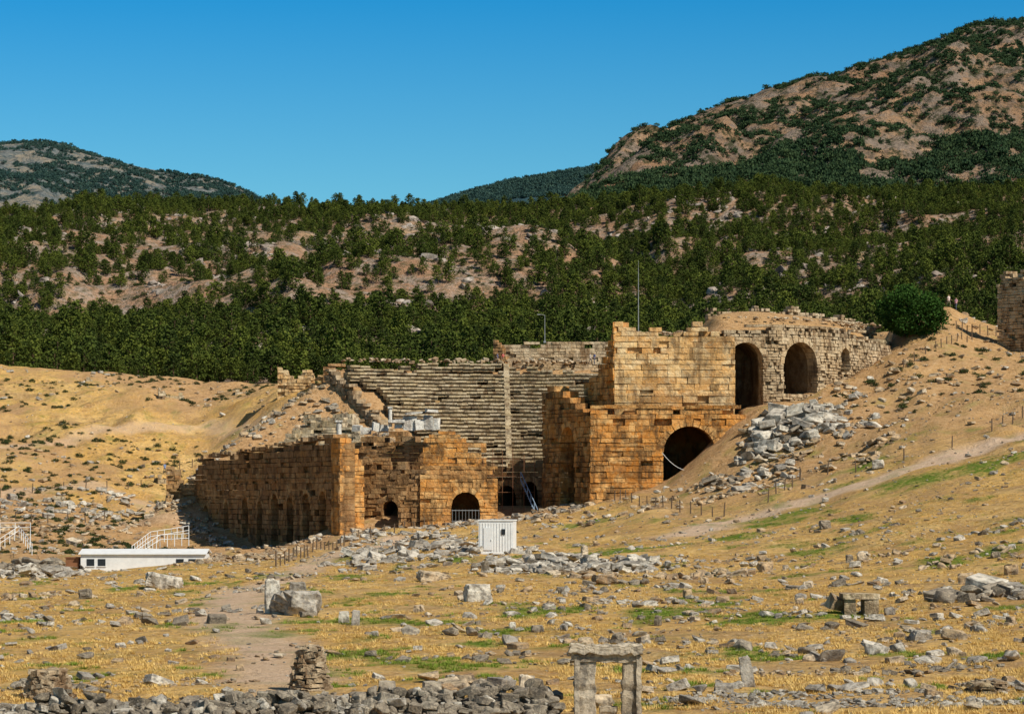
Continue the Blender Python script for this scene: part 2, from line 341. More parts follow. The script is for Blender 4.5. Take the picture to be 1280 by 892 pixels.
def block_wall(acc,fn,L,base,top,th=1.6,course=.62,bl=(.8,1.7),ops=[],jit=.06,grey=.15,rag=.5,tone=0,darkf=None,seed=0,ring=.75,depth=6,miss=.3,holes=.012):
    rnd=random.Random(seed+11); u=rnd.uniform
    bf=base if callable(base) else (lambda s:base); tf=top if callable(top) else (lambda s:top)
    ss=np.linspace(0,L,40); zmin=min(bf(s) for s in ss)-.8; zmax=max(tf(s) for s in ss)+rag
    def W(s,z,d):
        x,y,nx,ny=fn(s); return (x+nx*d,y+ny*d,z)
    z=zmin
    while z<zmax:
        h=course*u(.68,1.3); z1=z+h; s=-u(0,bl[0]); ls=u(.75,1.35)
        zm=(z+z1)/2
        while s<L:
            l=u(*bl)*ls; a=max(s,0); b=min(s+l,L); s+=l
            if b-a<.08: continue
            m=(a+b)/2
            if zm>tf(m)+rag*(vn(m/2.3,z/2+seed*3.3,seed)-.5)*2 or z1<bf(m)-1: continue
            if zm>tf(m)-course*1.8 and rnd.random()<miss: continue
            segs=[(a,b)]
            for (oc,hw,ob,os_) in ops:
                if z1<=ob or z>=os_+hw: continue
                w_=hw if z<os_ else math.sqrt(max(hw*hw-(z-os_)**2,0))
                lo,hi=oc-w_,oc+w_; ns=[]
                for (p,q) in segs:
                    if q<=lo or p>=hi: ns.append((p,q)); continue
                    if p<lo: ns.append((p,lo))
                    if q>hi: ns.append((hi,q))
                segs=ns
            for (p,q) in segs:
                if q-p<.05: continue
                g=.012; pr=u(0,jit)*(2.2 if rnd.random()<.1 else 1); er=u(0,.08)
                if rnd.random()<.07: pr=-u(.08,.4)
                if rnd.random()<holes: pr=-u(.5,.9)
                j=lambda:u(-.045,.045)
                c=[W(p+g+j()*.5,z+g,-th),W(q-g+j()*.5,z+g,-th),W(q-g+j()*.5,z+g+j()*.5,pr+j()),W(p+g+j()*.5,z+g+j()*.5,pr+j()),
                   W(p+g+j()*.5,z1-g,-th),W(q-g,z1-g,-th),W(q-g+j(),z1-g-er,pr+j()),W(p+g+j(),z1-g-er*u(0,1.5),pr+j())]
                dk=darkf(m,zm) if darkf else 0
                tt=min(max(.18+rnd.random()*.6+tone+(float(vn(m/4,z/3,seed+5))-.5)*.5,0),1)
                gr=min(1,max(0,grey+u(-.15,.2)+ (0.3 if zm>tf(m)-1.2 else 0)))
                acc.box8(c,(tt,gr,min(1,max(0,dk*u(.6,1.1)+(u(.2,.5) if rnd.random()<.05 else 0)))))
        z=z1
    for (oc,hw,ob,os_) in ops:
        n=max(7,int(math.pi*hw/.75)); 
        if ring>0:
            for i in range(n):
                t0=math.pi*i/n+.012; t1=math.pi*(i+1)/n-.012; r0=hw*.985; r1=hw+ring*u(.85,1.1); pr=.08+u(0,.1)
                def Q(t,r,d): return W(oc-math.cos(t)*r,os_+math.sin(t)*r,d)
                c=[Q(t0,r0,-th),Q(t1,r0,-th),Q(t1,r0,pr),Q(t0,r0,pr),Q(t0,r1,-th),Q(t1,r1,-th),Q(t1,r1,pr),Q(t0,r1,pr)]
                acc.box8(c,(u(.35,1),u(0,.35),0))
        # vaulted passage behind the opening, end-capped and painted dark to stand for shade
        pts=[(oc-hw*1.01,ob-1.5),(oc-hw*1.01,os_)]+[(oc-math.cos(math.pi*i/12)*hw*1.01,os_+math.sin(math.pi*i/12)*hw*1.01) for i in range(1,12)]+[(oc+hw*1.01,os_),(oc+hw*1.01,ob-1.5)]
        x,y,nx,ny=fn(oc); tx,ty=-ny,nx
        def V(s,z,d): return (x+tx*(s-oc)+nx*d,y+ty*(s-oc)+ny*d,z)
        vs=[V(s,z,-th*.5) for s,z in pts]+[V(s,z,-th-depth) for s,z in pts]; n=len(pts)
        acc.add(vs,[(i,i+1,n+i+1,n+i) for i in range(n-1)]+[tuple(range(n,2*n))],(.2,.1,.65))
def strip(acc,fn,s0,s1,z,h,pr,th=.6,col=(.7,.3,0),n=None,jit=.03):
    n=n or max(1,int((s1-s0)/1.6))
    for i in range(n):
        if R()<.13: continue
        a=s0+(s1-s0)*i/n+.01; b=s0+(s1-s0)*(i+1)/n-.01; zz=z+U(-jit,jit); p=pr+U(-jit,jit)*2
        def W(s,zc,d):
            x,y,nx,ny=fn(s); return (x+nx*d,y+ny*d,zc)
        c=[W(a,zz,-th),W(b,zz,-th),W(b,zz,p*.6),W(a,zz,p*.6),W(a,zz+h,-th),W(b,zz+h,-th),W(b,zz+h,p),W(a,zz+h,p)]
        acc.box8(c,(min(1,max(0,col[0]+U(-.2,.2))),max(0,col[1]+U(-.2,.2)),col[2]))
theatre=empty("roman_theatre",(0,0,0))
# stage building rear wall
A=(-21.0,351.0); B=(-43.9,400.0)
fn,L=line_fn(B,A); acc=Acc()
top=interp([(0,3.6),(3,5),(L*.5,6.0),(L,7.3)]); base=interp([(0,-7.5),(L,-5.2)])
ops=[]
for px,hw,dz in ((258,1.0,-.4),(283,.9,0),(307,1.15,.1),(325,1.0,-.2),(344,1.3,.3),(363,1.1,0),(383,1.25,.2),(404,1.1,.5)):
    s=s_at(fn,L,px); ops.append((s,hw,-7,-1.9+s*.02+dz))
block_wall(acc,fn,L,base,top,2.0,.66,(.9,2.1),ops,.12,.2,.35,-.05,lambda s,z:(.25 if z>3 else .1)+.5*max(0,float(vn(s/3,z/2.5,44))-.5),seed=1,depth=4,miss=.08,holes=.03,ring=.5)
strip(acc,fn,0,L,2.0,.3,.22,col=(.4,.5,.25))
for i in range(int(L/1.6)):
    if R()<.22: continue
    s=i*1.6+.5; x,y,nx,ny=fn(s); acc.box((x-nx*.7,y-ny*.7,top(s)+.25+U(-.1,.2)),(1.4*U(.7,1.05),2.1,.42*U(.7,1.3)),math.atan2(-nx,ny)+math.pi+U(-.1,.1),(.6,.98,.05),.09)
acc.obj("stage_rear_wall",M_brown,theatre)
# lit end of the stage building
acc=Acc(); fn,L=line_fn(A,XY(455,353)); block_wall(acc,fn,L,-5,interp([(0,7.6),(L*.6,7.0),(L,4.5)]),2,.6,(.8,1.5),[],.1,.1,.6,.0,seed=2)
acc.obj("stage_end_pier",M_warm,theatre)
acc=Acc(); fn,L=line_fn(XY(453,357),XY(529,355)); block_wall(acc,fn,L,-4.5,interp([(0,5.6),(1.5,4.8),(2.6,6.3),(3.6,3),(5,4.5),(6,2.6),(7.4,3.4)]),1.6,.55,(.6,1.4),[(3.6,1.0,-4,-1.5)],.3,.3,1.2,-.1,lambda s,z:.25,seed=3)  # blocks darkened evenly, the shade on this ruin painted in
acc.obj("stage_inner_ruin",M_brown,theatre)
acc=Acc(); fn,L=line_fn(XY(498,350.5),XY(524,350.5)); block_wall(acc,fn,L,-4.5,interp([(0,-1.5),(1.2,2.2),(2.6,3.6)]),1.8,.55,(.5,1.1),[],.25,.4,.8,-.1,seed=33)
acc.obj("stage_buttress",M_brown,theatre)
acc=Acc(); fn,L=line_fn(XY(525,350),XY(622,350)); s=s_at(fn,L,582)
block_wall(acc,fn,L,-4,interp([(0,3.5),(L*.8,3.6),(L,2.6)]),1.8,.55,(.7,1.5),[(s,1.75,-4.5,-1.2)],.08,.15,.35,.05,seed=4,ring=.55,depth=3.5)
strip(acc,fn,0,L,3.3,.35,.25,col=(.8,.4,0)); acc.obj("stage_side_arch_wall",M_warm,theatre)
acc=Acc(); a=XY(582,349.8); 
for i in range(9): acc.cyl((a[0]-1.6+i*.4,a[1],-4.2),(a[0]-1.6+i*.4,a[1],-1.6),.025,.025,4)
acc.box((a[0],a[1],-1.7),(3.4,.06,.08)); acc.box((a[0],a[1],-3),(3.4,.06,.06)); acc.obj("arch_gate",M_metal,theatre)
acc=Acc(); fn,L=line_fn(XY(529,361),XY(608,361)); block_wall(acc,fn,L,0,interp([(0,7.0),(1.5,8.2),(4,8.4),(5.5,6.4),(L,6.2)]),1.8,.6,(.8,1.6),[],.15,.05,.9,.0,seed=5)
acc.obj("stage_upper_wall",M_warm,theatre)
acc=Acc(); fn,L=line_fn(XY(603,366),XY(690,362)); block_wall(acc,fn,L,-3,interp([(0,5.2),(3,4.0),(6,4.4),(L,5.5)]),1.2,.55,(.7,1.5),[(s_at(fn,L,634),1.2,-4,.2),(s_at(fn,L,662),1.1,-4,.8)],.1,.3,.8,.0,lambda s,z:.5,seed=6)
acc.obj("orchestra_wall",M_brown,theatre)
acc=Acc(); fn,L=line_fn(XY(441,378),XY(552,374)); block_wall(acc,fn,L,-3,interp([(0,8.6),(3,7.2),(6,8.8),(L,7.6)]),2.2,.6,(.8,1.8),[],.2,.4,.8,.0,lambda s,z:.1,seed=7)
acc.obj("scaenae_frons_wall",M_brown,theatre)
# main flank block
P738=XY(738,345); Wf,Lf=line_fn(P738,XY(932,345)); acc=Acc(); s=s_at(Wf,Lf,862)
block_wall(acc,Wf,Lf,interp([(0,-.9),(Lf,3)]),interp([(0,10.6),(Lf*.85,10.9),(Lf,9.6)]),2.6,.62,(.8,2.0),[(s,3.15,0,5.3)],.1,.0,.25,-.02,
   lambda q,z:.75*max(0,(vn(q/1.1,z/7,3)-.55))*2,seed=8,ring=.85,depth=9,miss=.1,holes=.02)
strip(acc,Wf,0,Lf*.97,10.5,.4,.32,1.2,(.6,.3,0))
strip(acc,Wf,0,s-4.2,6.0,.18,.10,.3,(.6,.2,.1))
acc.obj("flank_front_wall",M_warm,theatre)
P0=(3.8,356.7); fn,L=line_fn(P0,P738); acc=Acc()
block_wall(acc,fn,L,-2,interp([(0,12.6),(2,14.2),(5,13.4),(8,11.8),(L,10.8)]),2,.62,(.9,1.8),[(s_at(fn,L,710),1.9,-2,6.6)],.16,.1,.9,-.1,lambda s,z:.25,seed=9,depth=5)  # left-facing side darkened evenly, its shade painted into the blocks
acc.obj("flank_side_wall",M_warm,theatre)
acc=Acc(); Wu,Lu=line_fn(XY(768,347),XY(919,347.6))
block_wall(acc,Wu,Lu,9.5,interp([(0,21.2),(.9,21.3),(1.2,20.5),(3,20.2),(5,20.6),(7.6,20.2),(8.2,19.6),(9.8,20.7),(10.6,21.2),(12,20.2),(Lu,19.4)]),1.8,.7,(.9,2.1),[],.1,.05,.6,.02,lambda q,z:(.35 if z<12 else 0)+.6*max(0,vn(q/1.5,z/5,13)-.6)*2,seed=10,miss=.25,holes=.03)
strip(acc,Wu,0,Lu,12.1,.3,.15,.5,(.6,.3,.1)); acc.obj("flank_upper_wall",M_pale,theatre)
acc=Acc(); fn,L=line_fn((5.6,360),XY(768,347)); block_wall(acc,fn,L,6,interp([(0,11.5),(5,12.5),(8,13.6),(11,15.4),(12.6,17.4),(13.6,19.5),(L,20.8)]),2,.7,(.9,1.8),[],.2,.1,.9,.0,seed=12)
acc.obj("flank_upper_side_wall",M_warm,theatre)
# outer arcade
AP=[XY(905,347.9),XY(945,348.6),XY(975,349.4),XY(1030,353.8),XY(1075,360.5),XY(1112,369)]
fo,Lo=poly_fn(AP); acc=Acc()
ops=[(s_at(fo,Lo,932),2.15,9.5,16.5),(s_at(fo,Lo,1000),2.75,12.6,16.1),(s_at(fo,Lo,1056),1.1,15.5,17.3)]
block_wall(acc,fo,Lo,interp([(0,9),(Lo*.5,13),(Lo,16)]),interp([(0,20.3),(Lo*.6,20.7),(Lo*.8,19.6),(Lo,19.2)]),1.6,.36,(.3,.8),ops,.22,.3,.6,.05,lambda q,z:.5*max(0,float(vn(q/1.5,z/3,23))-.5),seed=13,ring=.6,depth=6,holes=.03)
strip(acc,fo,1,Lo*.75,20.5,.3,.2,.8,(.8,.6,0)); acc.obj("outer_arcade_wall",M_rub,theatre)
acc=Acc(); fn,L=poly_fn([XY(884,361),XY(990,363),XY(1050,368),XY(1095,376)]); block_wall(acc,fn,L,21,interp([(0,23.3),(L*.3,23.5),(L*.7,23.0),(L,21.8)]),1.2,.34,(.35,.8),[],.25,.45,.7,.1,seed=77)
acc.obj("crown_rubble_wall",M_rub,theatre)
# earth fill above the vaults
front=[XY(772+i*15,348.2) for i in range(10)]+[ (fo(s)[0],fo(s)[1]+.6) for s in np.linspace(1,Lo,16)]
prf=[(0,19.2,19.9),(2.5,18.6,21.2),(6,17.5,22.1),(9,16.6,22.8),(13,15.8,22.8),(15,13,17),(16.5,6,6),(17,-3,-3)]  # last steps drop as unseen curtain, added against light leaking into tunnels
vs=[];fs=[]
for i,(x,y) in enumerate(front):
    t=min(1,max(0,(i-6)/4)); e_=min(1,max(0,(len(front)-1-i)/6))
    for (d,za,zb) in prf:
        z=za*(1-t)+zb*t
        if d<14: z=z-(1-e_)*1.6+(vn(i*.9,d*.6,8)-.5)*1.6*(d>0)
        vs.append((x+d*(.05 if i<6 else -.2),y+d,z))
k=len(prf)
for i in range(len(front)-1):
    for j in range(k-1): fs.append((i*k+j,(i+1)*k+j,(i+1)*k+j+1,i*k+j+1))
me=bpy.data.meshes.new("earth_fill"); me.from_pydata(vs,[],fs)
a=me.attributes.new("soil",'FLOAT','POINT'); a.data.foreach_set("value",[.8]*len(vs))
me.materials.append(M_ground); o=bpy.data.objects.new("earth_fill",me); link(o,theatre)
sub=o.modifiers.new("s","SUBSURF"); sub.levels=2; sub.render_levels=2
# cavea seating
acc=Acc(); run=1.0
a0=math.atan2(0.9,-0.44)+.10; a1=math.atan2(-.9,.44)
stairs=[math.radians(d) for d in (91,68,45,22,0,-20,-40)]
for k in range(35):
    r=15+run*k; rise=run*.571; z=(k+1)*rise; n=int((a0-a1)*r/1.6)
    for i in range(n):
        t=a1+(a0-a1)*(i+.5)/n; da=(a0-a1)/n/2*.985
        x=CX+r*math.cos(t); y=CY+r*math.sin(t)
        if y<366 and x>-2: continue
        edge=(a0-t)*r
        if edge<4*float(vn(k/3,0,5)): continue
        if k>31 and vn(t*9,k/2,6)>.6: continue
        dmg=vn(t*12,k/3,66)>.70
        if R()<(.45 if dmg else .03): continue
        zz=z+U(-.08,.08); ro=r+U(-.1,.1)
        colr=(U(.2,.95),U(.1,.7),U(0,.18) if R()>.1 else .4)
        for (zb,zt,rf,cc) in ((zz-rise-.15,zz-.27,ro+.24,(.1,.1,.45)),(zz-.27,zz,ro,colr)):  # recessed riser coloured dark, painting the shade under each seat lip
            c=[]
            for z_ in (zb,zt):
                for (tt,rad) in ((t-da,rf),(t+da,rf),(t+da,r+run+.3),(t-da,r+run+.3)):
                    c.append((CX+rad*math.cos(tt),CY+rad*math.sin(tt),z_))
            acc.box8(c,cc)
    for q in stairs:
        x=CX+r*math.cos(q); y=CY+r*math.sin(q)
        if y<366 and x>-2: continue
        acc.box((CX+(r-.3)*math.cos(q),CY+(r-.3)*math.sin(q),z-rise*.75),(.65,.8,rise*.55),q,(.8,.4,0),.06)
        acc.box((CX+(r+.3)*math.cos(q),CY+(r+.3)*math.sin(q),z-rise*.2),(.65,.8,rise*.5),q,(.8,.4,0),.06)
acc.obj("cavea_seating",M_grey,theatre)
acc=Acc(); fn,L=line_fn(XY(617,437),XY(766,437)); block_wall(acc,fn,L,18.5,interp([(0,22.4),(1,23.3),(L,23.6)]),1.2,.5,(.6,1.3),[],.06,.2,.25,.1,seed=14,miss=.1)
acc.obj("cavea_crown_wall",M_rub,theatre)
acc=Acc(); fn,L=line_fn(XY(617,436),XY(634,435)); block_wall(acc,fn,L,18.5,interp([(0,23.8),(.8,23.2),(L,20.8)]),1,.5,(.6,1.3),[],.2,.4,.8,.0,seed=15)
acc.obj("cavea_crown_stub",M_brown,theatre)
# north end: broken analemma + stepped bank
acc=Acc()
for k in range(9):
    fn,L=line_fn(XY(349+k*4+U(-3,3),398+k*1.3),XY(452-k*1.5,394+k*1.3)); block_wall(acc,fn,L,7+k*.48,7.6+k*.5,1.6,.5,(.8,1.8),[],.25,.4,.25,.1,seed=40+k)
acc.obj("north_seat_bank",M_grey,theatre)
acc=Acc(); fn,L=line_fn(XY(330,402),XY(455,395)); block_wall(acc,fn,L,-2,interp([(0,5.5),(3,7),(L,7.4)]),1.4,.55,(.8,1.6),[],.15,.4,.6,.1,seed=55)
acc.obj("north_retaining_wall",M_rub,theatre)
acc=Acc(); a_=a0+.02
pt=lambda r:(CX+r*math.cos(a_),CY+r*math.sin(a_))
fn,L=line_fn(pt(51),pt(26)); block_wall(acc,fn,L,interp([(0,12),(L,0)]),interp([(0,18.9),(L*.15,18.2),(L*.3,15.8),(L*.6,11.8),(L,5.6)]),1.4,.5,(.6,1.4),[],.25,.45,1.3,-.1,lambda q,z:.15,seed=56,miss=.4)
acc.obj("north_analemma_wall",M_rub,theatre)
# marble columns / blocks on the scaenae
acc=Acc()
for px,Y,zt,w_,h in ((424,372,9.6,.7,1.8),(447,376,9.3,1.2,.8),(458,376,8.9,1.6,.8),(488,373,11.4,.5,2.4),(470,374,9.6,1.1,1.2),(480,374,9.2,1.3,.9),(500,373,9.9,1.5,1.1),(512,373,10.3,1.6,1.7),(524,373,9.8,1.4,1.3),(536,373,10.5,1.3,1.9),(545,373,10.1,1.0,1.5),(518,372.4,10.9,2.6,.35),(540,372.4,11.2,2.0,.35),(496,372.4,9.9,2.2,.4)):
    x=(px-640)/F*Y
    if h>1.6 and w_<.8:
        acc.cyl((x,Y-.5,zt-h),(x,Y-.5,zt),w_/2,w_/2*.88,12,(1,.6,0)); acc.box((x,Y-.5,zt+.08),(w_*1.3,w_*1.3,.22),.1,(1,.7,0))
    else: acc.box((x,Y-.5,zt-h/2),(w_*U(.7,1),1.0,h),U(-.5,.5),(1,.9,0),.12,(U(-.1,.1),U(-.1,.1)))
M_marble=mat_stone("marble",[(.55,.52,.44),(.65,.61,.53),(.74,.70,.62),(.78,.75,.68)],(.72,.69,.62),.45)
acc.obj("marble_fragments",M_marble,theatre)
# metal stair + scaffold
acc=Acc()
a=Vector((*XY(672,350),-2.6)); b=Vector((*XY(651,356),2.0))
for off in (-.5,.5):
    o_=Vector((0,off,0)); acc.cyl(a+o_,b+o_,.06,.06,5); acc.cyl(a+o_+Vector((0,0,1)),b+o_+Vector((0,0,1)),.05,.05,5)
    for i in range(6):
        p=a.lerp(b,i/5)+o_; acc.cyl(p,p+Vector((0,0,1)),.04,.04,4)
for i in range(15):
    p=a.lerp(b,(i+.5)/15); acc.box(p,(.3,1.0,.05))
acc.obj("metal_stair",M_blue)
acc=Acc(); 
for px in (604,616,628,641,655,668):
    x,y=XY(px,354.5+(px%5)); acc.cyl((x,y,-3),(x,y,U(5.0,6.0)),.04,.04,5)
for z in (.5,2.5,4.6):
    x0,y0=XY(604,356); x1,y1=XY(668,356); acc.cyl((x0,y0,z),(x1,y1,z),.03,.03,4)
acc.obj("scaffold",M_rust)
# hill ruins behind
def ruin(name,px,py,wpx,hpx,depth,mat,seed,grey=.2,Y=None):
    p=pick(px,py) if Y is None else Vector((*XY(px,Y),gz(*XY(px,Y)))); s_=F/p.y; W=wpx/s_; H=hpx/s_; acc=Acc()
    fn,L=line_fn((p.x-W/2,p.y),(p.x+W/2,p.y+.3)); b=gz(p.x,p.y)-.5
    if Y: H=max(H,(HZ-(py-hpx))/F*Y-b)
    h_=hpx/s_
    tb=[(0,b+H-h_*U(0,.4)),(L*.3,b+H-h_*U(0,.1)),(L*.5,b+H-h_*U(.1,.5)),(L*.8,b+H-h_*U(0,.2)),(L,b+H-h_*U(.3,.6))]
    block_wall(acc,fn,L,b,interp(tb),depth,.5,(.5,1.2),[],.3,grey,.8,.1,seed=seed); return acc.obj(name,mat)
ruin("ruined_tower",370,489,46,32,4,M_pale,61,Y=470); ruin("ruined_tower",420,487,32,33,3,M_brown,62,.4,Y=462)
ruin("ruined_wall",396,485,16,16,2,M_pale,63,Y=466); ruin("standing_stone_pillar",202,500,8,17,.8,M_grey,64)
ruin("ruined_wall",214,497,30,7,1,M_grey,65); ruin("ruined_wall",232,622,48,42,3,M_brown,66,.4); ruin("ruined_wall",207,605,20,22,2,M_grey,67,.5)
ruin("ruined_wall",305,492,22,8,1,M_grey,71,.5); ruin("ruined_wall",115,476,14,6,1,M_grey,72,.5); ruin("ruined_wall",326,535,16,10,2,M_grey,73,.5); ruin("ruined_wall",60,628,40,9,2,M_grey,74,.5); ruin("ruined_wall",150,624,34,8,2,M_grey,75,.5)
# right-edge wall ruin
acc=Acc(); fn,L=line_fn(XY(1247,378),XY(1310,372)); block_wall(acc,fn,L,18,interp([(0,27.5),(.6,29.4),(L,29.8)]),2.2,.45,(.4,1.0),[],.2,.1,.5,.1,seed=68); acc.obj("ruined_gate_wall",M_rub)
# ------------------------------------------------------------ rocks
def rock_proto(coll,name,mat,seed,kind):
    rnd=random.Random(seed); bm=bmesh.new()
    if kind=='hull':
        for i in range(16):
            v=Vector((rnd.uniform(-1,1),rnd.uniform(-1,1),rnd.uniform(-1,1)))
            m=max(abs(v.x),abs(v.y),abs(v.z)); v=v/m*rnd.uniform(.75,1)*.5; v.z*=.7; bm.verts.new(v)
        r=bmesh.ops.convex_hull(bm,input=bm.verts); 
        dl=[v for v in bm.verts if not v.link_faces]; bmesh.ops.delete(bm,geom=dl,context='VERTS')
    else:
        bmesh.ops.create_cube(bm,size=1)
        for v in bm.verts: v.co=Vector((v.co.x*rnd.uniform(.8,1.1),v.co.y*rnd.uniform(.6,.9),v.co.z*rnd.uniform(.45,.7)))
    bmesh.ops.bevel(bm,geom=list(bm.edges),offset=.035,segments=1,affect='EDGES')
    me=bpy.data.meshes.new(name); bm.to_mesh(me); bm.free(); me.materials.append(mat)
    o=bpy.data.objects.new(name,me); coll.objects.link(o)
def rock_coll(nm,mat,blocks=3,hulls=6):
    c=bpy.data.collections.new(nm)
    for i in range(hulls): rock_proto(c,f"{nm}_{i}",mat,i*7+len(nm),'hull')
    for i in range(blocks): rock_proto(c,f"{nm}_b{i}",mat,i*5+3,'box')
    return c
C_rock=rock_coll("rubble_stone",M_rock,4,7); C_warm=rock_coll("warm_stone",M_rockw,4,7); C_hill=rock_coll("hill_boulder",M_rockd,0,7); C_dk=rock_coll("weathered_stone",M_rockdk,4,7)
class Sc:
    def __init__(s): s.p=[];s.r=[];s.s=[];s.i=[]
    def add(s,x,y,size,z=None,flat=.75,n=9):
        zz=(gz(x,y) if z is None else z)+size*.18
        s.p.append((x,y,zz)); s.r.append((U(-.35,.35),U(-.35,.35),U(0,6.28))); s.s.append((size*U(.8,1.3),size*U(.7,1.1),size*U(.6,1.1)*flat)); s.i.append(random.randrange(11))
rub=Sc(); wrm=Sc(); drk=Sc()
def cluster(S,px,py,rx,ry,n,s0,s1,stack=0):
    c=pick(px,py)
    for i in range(n):
        a=U(0,6.28); q=math.sqrt(R()); x=c.x+math.cos(a)*q*rx+U(-.3,.3); y=c.y+math.sin(a)*q*ry
        sz=s0+(s1-s0)*R()**2.2; S.add(x,y,sz,gz(x,y)+stack*(1-q)*R())
cluster(rub,710,708,7,7,210,.35,1.5,1.1); cluster(drk,700,708,7,7,50,.35,1.3,.9); cluster(rub,760,716,6,6,70,.3,1,.4); cluster(rub,660,716,4,5,50,.3,1)
cluster(rub,545,688,9,16,220,.35,1.6,.5); cluster(rub,490,672,6,14,110,.35,1.4,.3); cluster(rub,590,672,4,8,50,.3,.9); cluster(rub,520,702,8,8,80,.3,1.2,.3)
cluster(wrm,300,700,6,14,110,.35,1.1,.3); cluster(wrm,330,690,7,14,90,.35,1.1,.3); cluster(drk,18,712,5,12,130,.5,1.9,.9); cluster(rub,70,718,7,8,60,.4,1.1); cluster(rub,30,720,5,8,60,.5,1.6,.9)
cluster(wrm,40,664,14,16,150,.4,1.6,.5); cluster(rub,120,632,14,14,130,.4,1.7,.2); cluster(rub,40,640,10,10,100,.5,1.7); cluster(wrm,190,652,10,10,80,.4,1.4)
cluster(rub,990,540,5.5,9,75,.6,3.0,1.6); cluster(drk,985,545,5,8,30,.6,2.2,1.2); cluster(wrm,1000,540,8,11,60,.5,1.7,.5); cluster(rub,960,560,4,7,34,.7,2.6,.8); cluster(rub,1035,530,6,8,40,.5,2.0,.3); cluster(wrm,1000,595,12,15,120,.4,1.5); cluster(rub,1040,512,5,5,22,.5,1.6,.4)
cluster(rub,960,605,6,8,40,.5,1.8); cluster(wrm,800,637,12,14,110,.3,1.2); cluster(wrm,900,610,10,10,80,.3,1.2); cluster(drk,905,600,2.5,3,14,.8,1.9,.4)
cluster(wrm,1120,470,8,10,60,.3,1.3); cluster(wrm,1200,480,10,14,70,.3,1.2); cluster(wrm,1090,520,10,12,60,.3,1.2)
cluster(rub,1245,745,2.2,3,22,.5,1.7,.4); cluster(drk,1235,748,2.4,3,20,.5,1.6,.4); cluster(drk,1195,752,1.4,2.0,9,.6,1.5); cluster(rub,1140,745,1.2,3,10,.3,.9); cluster(wrm,830,723,8,6,80,.3,1.0)
cluster(rub,840,752,5,4,60,.2,.6); cluster(rub,1010,768,1.5,1.5,14,.2,.5); cluster(drk,60,862,1.3,.9,90,.15,.55,.55); cluster(wrm,40,745,2.5,5,40,.25,.8); cluster(rub,28,775,2,3,20,.2,.6)
cluster(rub,1235,858,.9,.9,60,.12,.36,.2); cluster(rub,1000,870,4,1.5,220,.06,.3); cluster(rub,1100,880,5,1.3,300,.06,.32); cluster(rub,1240,878,3,1.2,160,.06,.3); cluster(rub,880,876,2,1.4,130,.06,.32); cluster(drk,1140,838,3,1.2,60,.1,.45); cluster(wrm,1000,842,3,1.2,60,.1,.35)
cluster(drk,595,858,1.3,.6,40,.1,.5,.1); cluster(drk,300,880,6,1.5,200,.08,.38); cluster(wrm,220,855,3,2,90,.08,.3); cluster(wrm,1235,700,5,6,60,.2,.8); cluster(wrm,1075,700,6,6,60,.15,.7)
for i in range(120):
    px=U(-10,1290) if R()<.4 else U(560,1290); py=U(640,865); cluster(random.choice((rub,rub,wrm,drk)),px,py,U(1,5),U(1,4),random.randint(5,16),.12,U(.35,1.1))
# low rubble wall crossing the foreground
for i in range(3000):
    t=R(); x=-17.5+t*18.8; y=82.2+U(-1,1)*1.2+vn(x/3,1,4)*1.0; h=(1-abs((y-82.6)/2.0))*(.40+.65*vn(x/1.6,0,7)); (drk if R()<.78 else rub).add(x,y,.10+.5*R()**2.6,gz(x,y)+max(0,h)*R(),1)
for i in range(7000):
    y=75+265*R()**.8; x=U(-.2,.2)*y; q=float(vn(x/7,y/10,17))
    if R()>q**1.6*1.7: continue
    if 1.4<x<4 and y<84: continue
    random.choice((wrm,wrm,rub,rub,drk)).add(x,y,.07+.64*R()**4.8+ y*.0005)
for i in range(4600):
    y=U(340,560); x=U(-.19,-.03)*y if R()<.62 else U(.09,.19)*y
    if y>470 and R()<.3: continue
    if math.hypot(x,y-385)<52 : continue
    if float(vn(x/12,y/12,19))<.35*R()*2: continue
    (wrm if R()<.5 else rub).add(x,y,.15+1.1*R()**4)
for i in range(320):
    t=U(0,math.radians(120)); r=50+U(-.8,2.5); x=r*math.cos(t); y=385+r*math.sin(t); wrm.add(x,y,U(.3,1.0),20+U(0,.5))
for i in range(1100):
    x=U(-46,-12); y=U(402,448); 
    if math.hypot(x,y-385)>51 or (x*.9+(y-385)*.44)/math.hypot(x,y-385)<-.13: random.choice((wrm,wrm,rub,drk)).add(x,y,.25+1.4*R()**2.5)
for i in range(240): 
    px=U(768,1100); x,y=XY(px,352+U(0,8)+max(0,px-980)*.12); wrm.add(x,y,U(.2,.7),21.8 if px>900 else 20.0)
for i in range(300):
    px=U(440,740); Y=U(336,350); x,y=XY(px,Y); random.choice((wrm,drk,rub)).add(x,y,U(.25,1.1))
for i in range(240):
    t=R(); x=-45+24*t+U(-4,-1); y=401-49*t+U(-3,0); random.choice((wrm,rub)).add(x,y,U(.25,1.0))
instancer("limestone_rubble",rub.p,rub.r,rub.s,rub.i,C_rock)
instancer("warm_stone_rubble",wrm.p,wrm.r,wrm.s,wrm.i,C_warm)
instancer("weathered_stone_rubble",drk.p,drk.r,drk.s,drk.i,C_dk)
